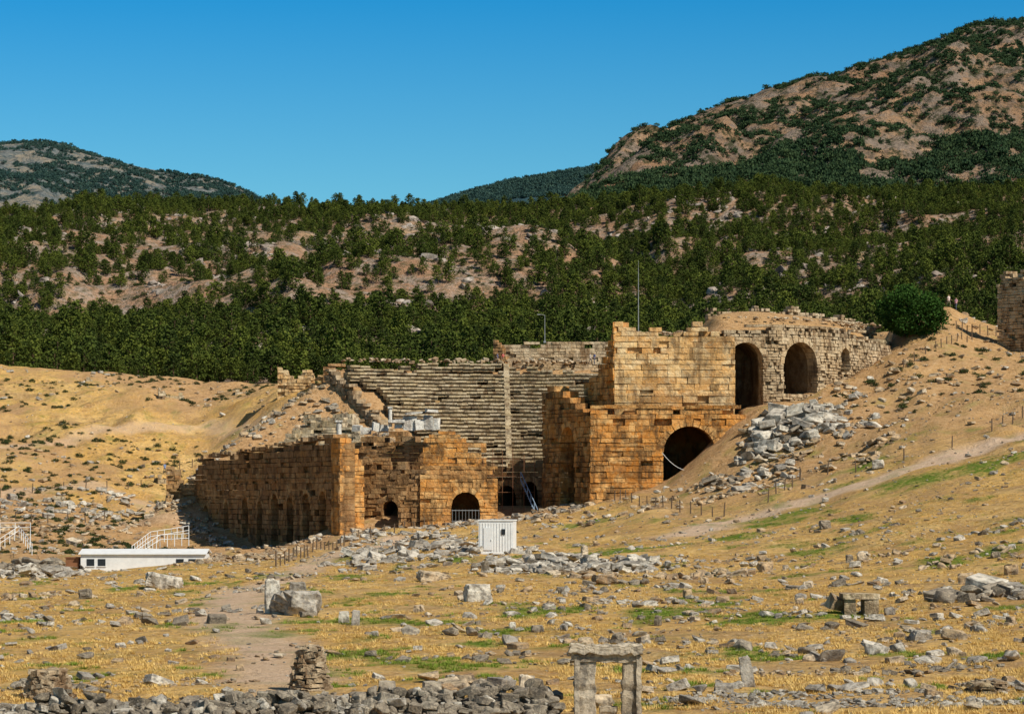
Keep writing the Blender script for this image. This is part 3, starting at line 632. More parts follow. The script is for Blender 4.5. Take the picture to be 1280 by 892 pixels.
# ------------------------------------------------------------ individual stones
def worn_block(name,px,py,wpx,hpx,dr=.8,tilt=(0,0),rz=0,mat=M_rock,rnd_=.12,seed=0):
    p=pick(px,py); s_=F/p.y; w_,h=wpx/s_,hpx/s_; bm=bmesh.new(); bmesh.ops.create_cube(bm,size=1)
    bmesh.ops.subdivide_edges(bm,edges=list(bm.edges),cuts=4,use_grid_fill=True)
    for v in bm.verts:
        l=v.co.length; f=1-rnd_*max(0,l-.55)*2.2; v.co*=f
        n=(float(vn(v.co.x*4+px,v.co.y*4+v.co.z*3,seed+1))-.5)*rnd_*1.6; v.co*=1+n
        v.co.x*=w_*(1-.12*(v.co.z)); v.co.y*=w_*dr; v.co.z=(v.co.z+.5)*h*1.06-.06*h
    me=bpy.data.meshes.new(name); bm.to_mesh(me); bm.free(); me.materials.append(mat)
    o=bpy.data.objects.new(name,me); o.location=p; o.rotation_euler=(tilt[0],tilt[1],rz); link(o); return o
worn_block("standing_stone_slab",342,766,20,42,.6,(0,-.04),.2,rnd_=.2)
worn_block("limestone_boulder",375,769,56,30,.8,(0,.05),.3,rnd_=.45)
worn_block("fallen_limestone_block",597,751,32,21,.8,(0,0),.25)
worn_block("fallen_limestone_block",372,738,20,11,.8); worn_block("fallen_limestone_block",202,736,46,18,.5,(0,.18),.1,rnd_=.3)
worn_block("stone_stump",430,778,13,14); worn_block("stone_stump",444,781,10,19,.8,(0,.08))
worn_block("stone_stump",484,872,22,22,.8,mat=M_rockdk); worn_block("stone_stump",540,872,24,21,.8,rz=.2,mat=M_rockdk)
worn_block("stone_stump",659,866,20,22,.8,mat=M_rockw,rnd_=.3); worn_block("leaning_stone_post",936,858,15,38,.7,(0,-.16))
for px,py,ww,hh in ((672,790,14,9),(705,788,9,8),(640,786,8,9),(524,765,12,9),(1078,703,12,13),(1062,702,8,9),(860,748,10,12),(880,730,9,9),(958,715,18,13),(1032,660,14,10),(1208,730,20,14),
  (1265,718,16,12),(1244,697,12,8),(1150,800,26,13),(822,782,9,12),(700,742,10,9),(107,748,15,12),(752,884,26,16),(730,700,9,18),(606,716,10,15),(1262,855,12,10),(468,795,10,7),(1112,768,14,9),(660,700,8,14),(1098,585,14,10),(300,838,10,8),(1000,755,10,8),(915,742,12,7),(756,730,30,10),(540,726,40,12),(1010,735,12,9)):
    worn_block("fallen_stone_block",px,py,ww,hh,.8,(U(-.1,.1),U(-.15,.15)),U(-.5,.5),random.choice((M_rock,M_rockw,M_rockdk)),.25,px%13)
# stone table (fallen tomb slab)
tb=empty("stone_slab_table",pick(1074,768)); s_=F/tb.location.y; acc=Acc()
acc.box((0,0,23/s_),(46/s_,.9,7/s_),.12,(.5,.7,0),.03); acc.obj("slab",M_grey,tb)
for sx,ww in ((-13,14),(13,18)):
    acc=Acc(); acc.box((sx/s_,0,9/s_),(ww/s_,.7,20/s_),.1,(.3,.6,.2),.04); acc.obj("support",M_grey,tb)
acc=Acc(); acc.box((-28/s_,.2,14/s_),(18/s_,.7,16/s_),.5,(.5,.8,.1),.1,(.3,.3)); acc.obj("leaning_fragment",M_grey,tb)
# ruined doorway
def doorway():
    Y=82.5; s_=F/Y; g=gz(*XY(758,Y)); e=empty("stone_doorway",(*XY(758,Y),g)); ztop=(HZ-803)/s_-g; H=ztop
    M=mat_rock("doorway_limestone",(.38,.31,.22),(.50,.42,.31),(.54,.46,.35))
    def part(nm,ctr,size,rough=.02,levels=9,taper=0):
        bm=bmesh.new(); bmesh.ops.create_cube(bm,size=1); bmesh.ops.bevel(bm,geom=list(bm.edges),offset=.03,segments=1,affect='EDGES')
        bmesh.ops.subdivide_edges(bm,edges=list(bm.edges),cuts=levels,use_grid_fill=True)
        for v in bm.verts:
            c=Vector((v.co.x*size[0]*(1-taper*v.co.z),v.co.y*size[1],v.co.z*size[2]))
            q=Vector((fb(c.x*6+3,c.z*6,11),fb(c.y*6,c.z*6+4,12),fb(c.x*6,c.y*6,13))); v.co=c+(q-Vector((.5,.5,.5)))*rough*3+Vector(ctr)
        me=bpy.data.meshes.new(nm); bm.to_mesh(me); bm.free(); me.materials.append(M); o=bpy.data.objects.new(nm,me); link(o,e)
    fb=lambda a,b,c: float(fbm(a,b,c,3))
    lw=lambda px:(px-758)/s_
    part("left_jamb",(lw(731),0,(H-.5)/2),(.60,.55,H-.5+.3),.05); part("left_jamb_fillet",(lw(721),-.12,(H-.5)/2),(.14,.5,H-.5+.3),.03)
    part("right_jamb",(lw(789),0,(H-.5)/2),(.56,.55,H-.5+.3),.05); part("right_jamb_fillet",(lw(798),-.12,(H-.5)/2),(.13,.5,H-.5+.3),.03)
    part("lintel",(lw(757),0,H-.40),(2.0,.62,.26),.05); part("lintel_cornice",(lw(757),-.05,H-.17),(2.12,.80,.24),.07,11)
    part("threshold_block",(lw(760),.1,.12),(.5,.4,.5),.05)
doorway()
# cairn
def stack(name,px,py,wb,wt,h,mat,seed,n=10):
    p=pick(px,py); s_=F/p.y; acc=Acc(); H=h/s_; nl=n
    for k in range(nl):
        t=k/nl; W=(wb*(1-t)+wt*t)/s_; hh=H/nl; 
        for ring_ in range(2):
            q=W/2*(1 if ring_ else .45); m=max(3,int(6.28*q/.28))
            for i in range(m):
                a=6.28*i/m+k*.7; acc.box((p.x+math.cos(a)*q*.8+U(-.05,.05),p.y+math.sin(a)*q*.8,p.z+hh*(k+.5)+U(-.03,.03)),(U(.18,.42),U(.2,.35),hh*U(.6,1.25)),a+1.57+U(-.5,.5),(U(.2,1),U(.3,.9),U(0,.35)),.04,(U(-.25,.25),U(-.25,.25)))
    return acc.obj(name,mat)
stack("stone_cairn",388,862,50,24,54,M_rub,1,11); stack("stone_cairn",60,872,62,40,34,M_rub,2,6); stack("stone_cairn",1234,866,50,46,14,M_grey,3,4)
# ------------------------------------------------------------ cabins
p=pick(622,692); s_=F/p.y; cab=empty("site_cabin",p); cab.rotation_euler=(0,0,-.12); H=42/s_; W=43/s_
acc=Acc(); acc.box((0,0,H/2),(W,2.6,H-.1)); 
for i in range(12): acc.box((-W/2+.15+i*(W-.3)/11,-1.315,H/2),(.05,.04,H-.5))
acc.obj("walls",M_white,cab); acc=Acc(); acc.box((0,0,H),(W+.12,2.75,.12)); acc.box((0,0,.06),(W+.1,2.7,.14)); acc.obj("roof_and_base_frame",M_white,cab)
acc=Acc(); acc.box((W*.22,-1.36,H*.66),(.34,.05,.5)); acc.obj("window",M_dark,cab); acc=Acc(); acc.box((-W*.22,-1.35,H*.45),(.8,.05,2.0)); acc.box((-W*.22+.3,-1.40,H*.42),(.05,.08,.15)); acc.obj("door",M_white,cab)
p=Vector((*XY(182,290),0)); p.z=(HZ-714)/F*290; s_=F/290.; W=154/s_; lb=empty("white_prefab_building",p); H=22/s_
acc=Acc(); acc.box((0,0,H/2-.4),(W,4.5,H+.8)); acc.obj("walls",M_white,lb)
acc=Acc(); v=[(-W/2-.2,-2.5,H),(W/2+.2,-2.5,H),(W/2+.2,0,H+.45),(-W/2-.2,0,H+.45),(W/2+.2,2.5,H),(-W/2-.2,2.5,H)]
v2=[(a,b,c+.08) for a,b,c in v]; acc.add(v+v2,[(0,1,2,3),(3,2,4,5),(6,7,8,9),(9,8,10,11),(0,1,7,6),(5,4,10,11),(0,3,5,11,9,6),(1,2,4,10,8,7)]); acc.obj("roof",M_white,lb)
for i,x in enumerate((-.42,-.33,.30,.40)):
    acc=Acc(); acc.box((x*W,-2.27,H*.55),(.75,.06,.7)); acc.obj("window",M_dark,lb); acc=Acc(); acc.box((x*W,-2.31,H*.55-.39),(.9,.08,.07)); acc.obj("sill",M_white,lb)
acc=Acc(); acc.box((-W*.5-.9,-1.2,.7),(1.3,1.4,1.4),0,(.5,0,0),.02); acc.box((-W*.5-.9,-1.2,1.45),(1.5,1.6,.1)); acc.obj("annex",M_rust,lb)
# railings and fences
def rail(name,pts,mat,h=1.0,post=2.0,rails=(.5,1),r=.035):
    acc=Acc(); P=[Vector(q) for q in pts]
    for a,b in zip(P[:-1],P[1:]):
        for rl in rails: acc.cyl(a+Vector((0,0,h*rl)),b+Vector((0,0,h*rl)),r,r,4)
        n=max(1,int((b-a).length/post))
        for i in range(n+1):
            q=a.lerp(b,i/n); acc.cyl(q-Vector((0,0,.3)),q+Vector((0,0,h*1.02)),r*1.4,r*1.2,5)
    return acc.obj(name,mat)
def gp(px,py,dz=0): q=pick(px,py); q.z+=dz; return q
def at(px,py,Y): return Vector(((px-640)/F*Y,Y,(HZ-py)/F*Y))
rail("white_stair_railing",[at(0,664,330),at(38,664,330),at(38,680,322)],M_white,1.0,1.3,(.5,1),.035)
rail("white_stair_railing",[at(0,684,320),at(24,668,326),at(40,690,318)],M_white,1.0,1.3,(.5,1),.035)
rail("white_ramp_railing",[at(165,694,300),at(188,676,310),at(214,672,314),at(236,668,318)],M_white,1.0,1.3,(.5,1),.035)
rail("white_ramp_railing",[at(172,698,296),at(200,680,304),at(236,678,310)],M_white,1.0,1.3,(.5,1),.035)
def fence(line,post=2.6,h=1.3):
    pts=[gp(a,b) for a,b in line]; out=[]
    for a,b in zip(pts[:-1],pts[1:]):
        n=max(1,int((b-a).length/post))
        for i in range(n): q=a.lerp(b,i/n); q.z=gz(q.x,q.y); out.append(q)
    out.append(pts[-1]); acc=Acc()
    for i,q in enumerate(out):
        lean=Vector((U(-.1,.1),U(-.1,.1),h*U(.85,1.1))); acc.cyl(q-Vector((0,0,.2)),q+lean,.08,.065,6)
        if i<len(out)-1:
            for f in (.45,.85): acc.cyl(q+Vector((0,0,h*f)),out[i+1]+Vector((0,0,h*f-.02)),.012,.012,3)
    acc.obj("post_and_wire_fence",M_wood)
fence([(1000,598),(1070,590),(1130,575),(1190,560),(1240,540),(1290,520)],4.0); fence([(735,622),(790,628),(850,640),(905,645),(960,628),(1000,600)],3.6)
fence([(1130,460),(1170,436),(1215,425)],2.4,1.1); fence([(345,708),(385,695),(430,682),(480,668),(530,660)],4.0); fence([(0,622),(80,612),(160,612),(240,585)],4)
fence([(0,648),(60,656),(130,652)],3); fence([(1196,412),(1215,416),(1245,420)],1.4,1.3)
def pole(name,px,py0,py1,Y,lamp=False):
    a=at(px,py0,Y); b=at(px,py1,Y); acc=Acc(); acc.cyl(a,b,.07,.035,8)
    if lamp: acc.cyl(b,b+Vector((-.7,0,.15)),.04,.04,6); acc.box(b+Vector((-.9,0,.12)),(.5,.22,.12)); 
    else: acc.cyl(b,b+Vector((0,0,1)),.02,.02,5)
    acc.box(a+Vector((0,0,.1)),(.35,.35,.3)); acc.obj(name,M_metal)
pole("lightning_mast",798,420,335,372); pole("street_lamp",681,428,394,440,True)
acc=Acc(); 
for i in range(14):
    def rp_(t): return Vector((*XY(828+t*68,344.6),0))+Vector((0,0,(HZ-(566+ (1-(2*t-1)**2)*22))/F*344.6))
    acc.cyl(rp_(i/14),rp_((i+1)/14),.03,.03,5)
acc.obj("barrier_rope",M_white,theatre)
# ------------------------------------------------------------ vegetation
def leafquad(acc,c,s,rnd,col,mi):
    d=Vector((rnd.gauss(0,1),rnd.gauss(0,1),rnd.gauss(0,1))).normalized(); q=d.to_track_quat('Z','Y')
    a=[q@Vector((x*s*rnd.uniform(.5,1),y*s*rnd.uniform(.5,1),0))+c for x,y in ((-.5,-.35),(.5,-.3),(.1,.55))]
    acc.add(a,[(0,1,2)],col,mi)
def pine(coll,name,seed,h=8,wide=.30,low=.12,pw=.5):
    rnd=random.Random(seed); acc=Acc(); acc.cyl((0,0,-.3),(rnd.uniform(-.3,.3),rnd.uniform(-.3,.3),h*.9),.17,.04,6,(.5,0,0),0)
    n=48; lx=rnd.uniform(-.12,.12); ly=rnd.uniform(-.12,.12)
    for i in range(n):
        u_=(i+.5)/n; t=low+(1-low)*u_**.9; Rr=h*wide*(1-u_**1.6)**pw*(.6+.4*min(1,u_*4))*rnd.uniform(.6,1.2)+.2; a=i*2.4+rnd.uniform(-.5,.5); q=rnd.uniform(.35,1)
        c=Vector((math.cos(a)*Rr*q+lx*h*u_,math.sin(a)*Rr*q+ly*h*u_,h*t+rnd.uniform(-.3,.3)))
        if i%3==0: acc.cyl((lx*h*u_*.6,ly*h*u_*.6,max(.3,c.z-.6)),c,.05,.015,4,(.5,0,0),0)
        cc=rnd.random(); cs=rnd.uniform(.6,1.05)*(1-.3*u_)
        for k in range(15):
            o=Vector((rnd.gauss(0,.5),rnd.gauss(0,.5),rnd.gauss(0,.32)))*cs
            leafquad(acc,c+o,.66,rnd,(min(1,max(0,cc*.6+.2+o.z*.6)),0,0),1)
    acc.obj(name,[M_bark,M_fol],coll=coll,recalc=False)
C_pine=bpy.data.collections.new("pine_variants")
for i in range(7): pine(C_pine,f"pine_{i}",100+i,[7.5,6.5,8.5,8,6,7,7.5][i],[.34,.40,.30,.26,.46,.36,.32][i],[.15,.12,.2,.08,.18,.12,.25][i],[.6,.45,.6,.8,.4,.5,.55][i])
def shrub(coll,name,seed,mat,n=26,k=9,s=.45):
    rnd=random.Random(seed); acc=Acc(); acc.cyl((0,0,-.3),(0,0,.9),.08,.03,5,(.5,0,0),0)
    for i in range(n):
        a=rnd.uniform(0,6.28); q=math.sqrt(rnd.random()); t=rnd.uniform(0,1); c=Vector((math.cos(a)*q*1.3,math.sin(a)*q*1.3,.25+t*1.5*(1-q*q*.7)))
        cc=rnd.random()
        for j in range(k): leafquad(acc,c+Vector((rnd.gauss(0,.3),rnd.gauss(0,.3),rnd.gauss(0,.2))),s*1.2,rnd,(cc,0,0),1)
    acc.obj(name,[M_bark,mat],coll=coll,recalc=False)
C_shr=bpy.data.collections.new("shrub_variants"); C_shb=bpy.data.collections.new("distant_tree_variants"); C_mt=bpy.data.collections.new("mountain_shrub_variants")
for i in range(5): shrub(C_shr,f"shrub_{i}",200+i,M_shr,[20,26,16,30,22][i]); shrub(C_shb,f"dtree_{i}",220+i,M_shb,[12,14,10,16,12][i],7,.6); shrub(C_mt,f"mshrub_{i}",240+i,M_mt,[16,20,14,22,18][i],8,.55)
def tuft(coll,name,seed,mat,n=22):
    rnd=random.Random(seed); acc=Acc()
    for i in range(n):
        a=rnd.uniform(0,6.28); r=rnd.uniform(0,.25); b=Vector((math.cos(a)*r,math.sin(a)*r,0)); l=rnd.uniform(.10,.28); d=Vector((math.cos(a)*rnd.uniform(.3,1.1),math.sin(a)*rnd.uniform(.3,1.1),.8))*l
        w_=Vector((-math.sin(a),math.cos(a),0))*.018
        acc.add([b-w_,b+w_,b+d],[(0,1,2)],(rnd.random(),0,0))
    acc.obj(name,mat,coll=coll,recalc=False)
C_dry=bpy.data.collections.new("dry_tufts"); C_grn=bpy.data.collections.new("green_tufts")
for i in range(4): tuft(C_dry,f"dry_{i}",300+i,M_dry); tuft(C_grn,f"green_{i}",320+i,M_grn)
gp_=[];dp_=[]
def samp(A,x,y):
    i=int((x-gx[0])/G); j=int((y-gy[0])/G); return A[min(max(j,0),len(gy)-1),min(max(i,0),len(gx)-1)]
for i in range(52000):
    y=74+200*R()**1.3; x=U(-.195,.195)*y; g=samp(green,x,y); pm=samp(path,x,y)
    if pm>.4: continue
    if g>.35: gp_.append((x,y,gz(x,y)-.02))
    elif vn(x/2.5,y/3.5,77)+.25*vn(x*2,y*2,78)>.58: dp_.append((x,y,gz(x,y)-.02))
for i in range(14000):
    y=74+230*R(); x=U(-.19,.19)*y
    if samp(green,x,y)>.4: gp_.append((x,y,gz(x,y)-.02))
def inst_pts(name,P,coll,n,s0,s1,zs=1):
    m=len(P); s=np.random.uniform(s0,s1,m); instancer(name,P,np.stack([np.zeros(m),np.zeros(m),np.random.uniform(0,6.28,m)],1),np.stack([s,s,s*np.random.uniform(.8,1.2,m)*zs],1),np.random.randint(0,n,m),coll)
inst_pts("dry_grass",dp_,C_dry,4,.4,.9); inst_pts("green_grass",gp_,C_grn,4,.35,.9)
# scattered low thorn bushes on the dry slopes
tb_=[]
for i in range(3600):
    y=U(335,560); x=(U(-.2,-.02) if R()<.72 else U(.1,.2))*y
    if math.hypot(x,y-385)<53 or float(vn(x/14,y/18,29))<.42: continue
    tb_.append((x,y,gz(x,y)-.03))
inst_pts("thorn_bushes",tb_,C_shr,5,.10,.46,.8)
# big bush
acc=Acc(); rnd=random.Random(5); p=Vector((*XY(1139,372),0)); p.z=(HZ-417)/F*372
for i in range(5): 
    a=i*1.26; acc.cyl(p+Vector((0,0,-.5)),p+Vector((math.cos(a)*1.8,math.sin(a)*1.6,2.6)),.18,.05,6,(.5,0,0),0)
for i in range(420):
    d=Vector((rnd.gauss(0,1),rnd.gauss(0,1),rnd.gauss(0,1))).normalized(); q=rnd.uniform(.55,1)**.6; k_=1+.18*(float(vn(d.x*2.5+5,d.z*2.5+d.y*2,3))-.5)*2
    c=p+Vector((d.x*4.2*q*k_,d.y*4.0*q*k_,2.7+d.z*3.1*q*k_)); 
    if c.z<p.z-.3: c.z=p.z+R()*.6
    cc=rnd.random()
    for k in range(34): 
        o=Vector((rnd.gauss(0,.34),rnd.gauss(0,.34),rnd.gauss(0,.26))); leafquad(acc,c+o,.42,rnd,(min(1,max(0,cc*.6+.2+o.z*.5)),0,0),1)
acc.obj("evergreen_bush",[M_bark,M_bush],recalc=False)
# ------------------------------------------------------------ forested hill
M_hill,nt,b=mk("hill_soil",1); p=pos(nt); n1=noi(nt,p,.012,6,.7); n2=noi(nt,p,.09,6,.75); n3=noi(nt,p,.35,4,.8)
c=ramp(nt,n1,[(.35,(.36,.19,.11)),(.55,(.46,.28,.17)),(.7,(.52,.35,.19))]); c=mix(nt,ramp(nt,n2,[(.46,0),(.58,.8)]),c,(.37,.31,.26)); c=mix(nt,ramp(nt,n3,[(.47,0),(.59,.85)]),c,(.12,.10,.05)); setc(nt,b,c); bump(nt,b,n3,1,2.5)
hx=np.arange(-700,701,6.); hy=np.arange(590,2600,6.); HX,HY=np.meshgrid(hx,hy)
hpx=HX/HY*F+640
crest=np.interp(hpx,[-200,0,60,130,300,500,740,900,1100,1280,1500],[276,268,258,250,252,254,250,246,240,236,232])
pb=np.interp(HY,[590,640,750,1000,1300,1600,1900,2100],[0,.0,.06,.33,.60,.81,.95,1.0])
ppy=482+(crest-482)*pb; HZZ=(HZ-ppy)/F*HY
HZZ[HY>2100]=((HZ-crest)/F*2100-(HY-2100)*.35)[HY>2100]
amp=np.clip((HY-700)/400,0,1)*np.clip((2150-HY)/300,0.2,1)
HZZ+=(fbm(HX/170,HY/260,61,4)-.5)*70*amp+(np.abs(fbm(HX/60,HY/90,63,4)-.5))*-34*amp+(fbm(HX/15,HY/15,64,3)-.5)*7*np.clip((HY-650)/200,0,1)
HZZ[HY<650]-=3
grid_obj("forest_hill",hx,hy,HZZ,M_hill)
def hz_(A,xs,ys,x,y):
    fx=(x-xs[0])/(xs[1]-xs[0]); fy=(y-ys[0])/(ys[1]-ys[0]); i=np.clip(fx.astype(int),0,len(xs)-2); j=np.clip(fy.astype(int),0,len(ys)-2); a=fx-i; b=fy-j
    return (A[j,i]*(1-a)+A[j,i+1]*a)*(1-b)+(A[j+1,i]*(1-a)+A[j+1,i+1]*a)*b
n=58000; y=np.random.uniform(655,2160,n); x=np.random.uniform(-.205,.205,n)*y
keep=np.random.rand(n)<y/2160; x=x[keep]; y=y[keep]; z=hz_(HZZ,hx,hy,x,y); qx=x/y*F+640; qy=HZ-F*z/y
nz=fbm(x/70,y/110,71,4); nz2=fbm(x/22,y/30,72,3)
left=np.clip((740-qx)/160,0,1)*np.clip((qx-20)/60,.3,1)*np.clip((398-qy)/10,0,1)*np.clip((qy-268)/14,0,1)
dens=.95-.42*left
dens=dens*np.clip((nz-.38)*6,0.14+.5*(1-left),1)*np.clip((nz2-.30)*4.5,.2+.3*(1-left),1)
dens=np.where(qy>396,.82,dens); dens=np.where(qy<266,np.maximum(dens,.8),dens)
kp=np.random.rand(len(x))<dens*.85; x=x[kp];y=y[kp];z=z[kp]; m=len(x); print("pines",m)
s=np.random.uniform(.4,1.1,m)*np.where(np.random.rand(m)<.18,1.4,1)
instancer("pine_forest",np.stack([x,y,z-.2],1),np.stack([np.zeros(m),np.zeros(m),np.random.uniform(0,6.28,m)],1),np.stack([s*np.random.uniform(.9,1.3,m),s*np.random.uniform(.9,1.3,m),s],1),np.random.randint(0,7,m),C_pine)
n=13000; y=np.random.uniform(720,2100,n); x=np.random.uniform(-.2,.2,n)*y; k2=fbm(x/30,y/40,81,3)>.46; x=x[k2];y=y[k2]; z=hz_(HZZ,hx,hy,x,y); m=len(x); s=np.random.uniform(.4,1.4,m)
instancer("hill_shrubs",np.stack([x,y,z],1),np.stack([np.zeros(m),np.zeros(m),np.random.uniform(0,6.28,m)],1),np.stack([s,s,s*.8],1),np.random.randint(0,5,m),C_shr)
n=28000; y=np.random.uniform(720,2100,n); x=np.random.uniform(-.2,.2,n)*y; k2=fbm(x/45,y/50,83,4)>.50; x=x[k2];y=y[k2]; z=hz_(HZZ,hx,hy,x,y); m=len(x); s=.8+6*np.random.rand(m)**3
instancer("hill_boulders",np.stack([x,y,z],1),np.random.uniform(-.5,.5,(m,3))+np.array([0,0,1])*np.random.uniform(0,6,(m,1)),np.stack([s*1.3,s,s*.8],1),np.random.randint(0,7,m),C_hill)
# ------------------------------------------------------------ mountains
def mat_mtn(name,soil1,soil2,rock,veg,th,dark_patch):
    m,nt,b=mk(name,1); p=pos(nt); n1=noi(nt,p,.004,6,.65); n2=noi(nt,p,.018,8,.75,(1,.7,2)); n3=noi(nt,p,.06,6,.8)
    c=ramp(nt,n1,[(.35,soil1),(.65,soil2)]); c=mix(nt,ramp(nt,n2,[(.45,0),(.55,.85)]),c,rock); c=mix(nt,ramp(nt,noi(nt,p,.045,6,.8,(1,.6,2.2)),[(.5,0),(.6,.75)]),c,dark_patch); c=mix(nt,ramp(nt,n3,[(th,0),(th+.07,.9)]),c,veg)  # soil and rock mottled by noise towards a darker tone
    setc(nt,b,c); bump(nt,b,n2,1,30); return m
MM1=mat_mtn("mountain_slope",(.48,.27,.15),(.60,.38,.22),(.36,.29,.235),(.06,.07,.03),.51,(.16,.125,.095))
MM2=mat_mtn("far_mountain_slope",(.34,.31,.25),(.46,.38,.28),(.24,.27,.27),(.05,.10,.11),.51,(.12,.17,.18))  # bluish rock and plant tones carry painted aerial haze
MM3=mat_mtn("hazed_ridge_slope",(.05,.12,.14),(.06,.13,.15),(.05,.11,.13),(.04,.09,.11),.5,(.04,.09,.11))  # distance haze painted in as blue base colours
def mtn(name,Yb,Yc,zb,sil,mat,x0,x1,step,a1,a2,prof=1.0,cl=0):
    xs=np.arange(x0,x1,step); ys=np.arange(Yb-100,Yc+600,step); X,Y=np.meshgrid(xs,ys); f=Yc/F
    cx=np.array([(p-640)*f for p,q in sil]); cz=np.array([(HZ-q)*f for p,q in sil]); C=np.interp(X*Yc/np.maximum(Y,1),cx,cz)
    t=np.clip((Y-Yb)/(Yc-Yb),0,1); ZZ=zb+(C-zb)*t**prof; ZZ=np.where(Y>Yc,C-(Y-Yc)*.4,ZZ)
    env=np.clip(t*(1-t)*4,0.0,1)*np.clip((C-zb-60)/160,.1,1)
    rid=1-np.abs(fbm(X/220,Y/420,91,5)-.5)*4
    ZZ+=(rid-.4)*a1*env+(fbm(X/60,Y/80,92,5)-.5)*a2*(env+.12)
    if cl: ZZ+=cl*np.clip((fbm(X/90,Y/120,95,5)-.5)*9,-1,1)*env
    ZZ=np.where(Y<Yb,zb-(Yb-Y)*.4,ZZ)
    grid_obj(name,xs,ys,ZZ,mat); return xs,ys,ZZ
sil1=[(560,390),(640,330),(700,280),(725,250),(740,234),(770,205),(800,182),(835,160),(870,143),(910,128),(950,116),(1000,104),(1040,94),(1070,86),(1100,76),(1140,62),(1180,45),(1205,33),(1230,27),(1280,24),(1400,30),(1700,60)]
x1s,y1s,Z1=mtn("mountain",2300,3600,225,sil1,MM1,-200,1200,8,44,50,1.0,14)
sil2=[(-400,230),(-200,200),(0,180),(40,176),(80,180),(130,196),(180,210),(215,216),(240,221),(275,227),(310,241),(360,270),(450,320)]
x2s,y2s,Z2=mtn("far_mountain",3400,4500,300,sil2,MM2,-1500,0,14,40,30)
sil3=[(400,300),(520,262),(590,240),(640,227),(700,217),(740,210),(800,200),(900,200)]
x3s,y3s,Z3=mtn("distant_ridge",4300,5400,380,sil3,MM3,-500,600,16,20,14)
def veg(name,xs,ys,ZZ,Y0,Y1,u0,u1,n,th,s0,s1,sd_,zf=.9,sx=90,sy=120,coll=C_shr,rn=.12):
    y=np.random.uniform(Y0,Y1,n); x=np.random.uniform(u0,u1,n)*y; q=fbm(x/sx,y/sy,sd_,4)+(np.random.rand(n)-.5)*rn; k=q>th; x=x[k];y=y[k]
    z=hz_(ZZ,xs,ys,x,y); m=len(x); s=s0+(s1-s0)*np.random.rand(m)**1.7; print(name,m)
    instancer(name,np.stack([x,y,z],1),np.stack([np.zeros(m),np.zeros(m),np.random.uniform(0,6.28,m)],1),np.stack([s,s,s*zf],1),np.random.randint(0,5,m),coll)
veg("mountain_shrubs",x1s,y1s,Z1,2450,3640,.0,.2,32000,.565,.8,3.8,101,.9,50,50,C_mt,.34)
veg("mountain_trees",x1s,y1s,Z1,2320,2620,.0,.2,7000,.49,1.4,4.0,104,1.4,40,40,C_mt,.3)
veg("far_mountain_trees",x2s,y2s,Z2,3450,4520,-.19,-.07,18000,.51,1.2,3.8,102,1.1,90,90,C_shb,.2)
veg("distant_ridge_trees",x3s,y3s,Z3,4900,5420,-.03,.05,5000,.3,3,5,103,1.2,90,120,C_shb)
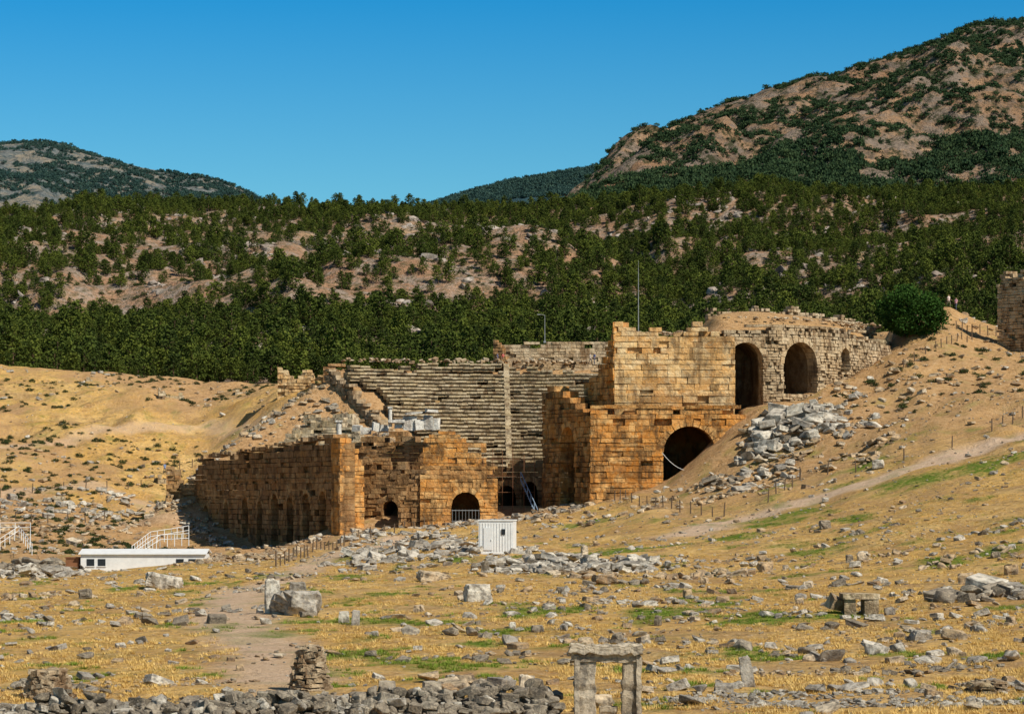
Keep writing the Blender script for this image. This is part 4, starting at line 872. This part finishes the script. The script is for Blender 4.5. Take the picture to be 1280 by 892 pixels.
# ------------------------------------------------------------ people
def person(name,loc,rz,shirt,trs,arm=.3,h=1.72,step=.18):
    k=h/1.75; V=[(0,0,.95),(0,0,1.15),(0,0,1.38),(0,0,1.50),(0,-.02,1.60),(0,-.01,1.70),
      (.10,0,.90),(.12,-step,.50),(.12,-step*.6,.08),(.12,-step*.6-.16,.03),(-.10,0,.90),(-.12,step*.7,.50),(-.12,step*1.3,.10),(-.12,step*1.3-.16,.04),
      (.19,0,1.42),(.26,.03,1.14),(.26,-arm,.95),(.26,-arm-.12,.92),(-.19,0,1.42),(-.26,.05,1.14),(-.27,-.03,.88),(-.27,-.08,.78)]
    Ed=[(0,1),(1,2),(2,3),(3,4),(4,5),(0,6),(6,7),(7,8),(8,9),(0,10),(10,11),(11,12),(12,13),(2,14),(14,15),(15,16),(16,17),(2,18),(18,19),(19,20),(20,21)]
    rad=[.14,.13,.155,.055,.09,.085,.095,.065,.045,.04,.095,.065,.045,.04,.06,.042,.033,.035,.06,.042,.033,.035]
    me=bpy.data.meshes.new(name+"_t"); me.from_pydata([tuple(c*k for c in v) for v in V],Ed,[]); o=bpy.data.objects.new(name+"_t",me); sc.collection.objects.link(o)
    o.modifiers.new("sk","SKIN"); 
    for i,sv in enumerate(me.skin_vertices[0].data): sv.radius=(rad[i]*k,rad[i]*k*.85); sv.use_root=(i==0)
    ss=o.modifiers.new("ss","SUBSURF"); ss.levels=2; ss.render_levels=2
    dg=bpy.context.evaluated_depsgraph_get(); nm=bpy.data.meshes.new_from_object(o.evaluated_get(dg)); bpy.data.objects.remove(o)
    nm.name=name; nm.materials.clear()
    for m in (mat_plain("cloth_shirt",shirt),mat_plain("cloth_trousers",trs),mat_plain("skin",(.45,.27,.18)),mat_plain("hair",(.05,.035,.025))): nm.materials.append(m)
    for f in nm.polygons:
        c=f.center/k; i=0
        if c.z<.92 and abs(c.x)<.235: i=1
        if c.z>1.5: i=2
        if abs(c.x)>.22 and c.z<1.2: i=2
        if c.z>1.68 or (c.z>1.58 and c.y>.02): i=3
        f.material_index=i; f.use_smooth=True
    q=bpy.data.objects.new(name,nm); q.location=loc; q.rotation_euler=(0,0,rz); sc.collection.objects.link(q)
def crest_at(px,Y0,Y1):
    Ys=np.arange(Y0,Y1,.3); Xs=(px-640)/F*Ys; zz=gzv(Xs,Ys); k=np.argmax(zz/Ys); return Vector((Xs[k],Ys[k],zz[k]))
for px,rz,sh,tr in ((1186,.6,(.70,.55,.50),(.25,.2,.16)),(1195,-.7,(.80,.42,.48),(.08,.09,.14))):
    q=crest_at(px,370,400); q.z=gz(q.x,q.y); print("crest",px,q,HZ-F*q.z/q.y); person("tourist",q,rz,sh,tr)
for px,r_,sh in ((622,50.4,(.1,.12,.2)),(629,50.4,(.5,.12,.1)),(738,49.6,(.5,.45,.4)),(743,49.4,(.15,.2,.4))):
    Y=385+r_; x,y_=XY(px,Y); person("tourist",(x,y_,20.0 if px<700 else 19.9),U(-2,2),sh,(.1,.1,.12))
p=gp(206,592); person("tourist",p,.5,(.2,.3,.55),(.1,.1,.12))
print("done",len(rub.p),len(wrm.p),len(drk.p),len(dp_),len(gp_))
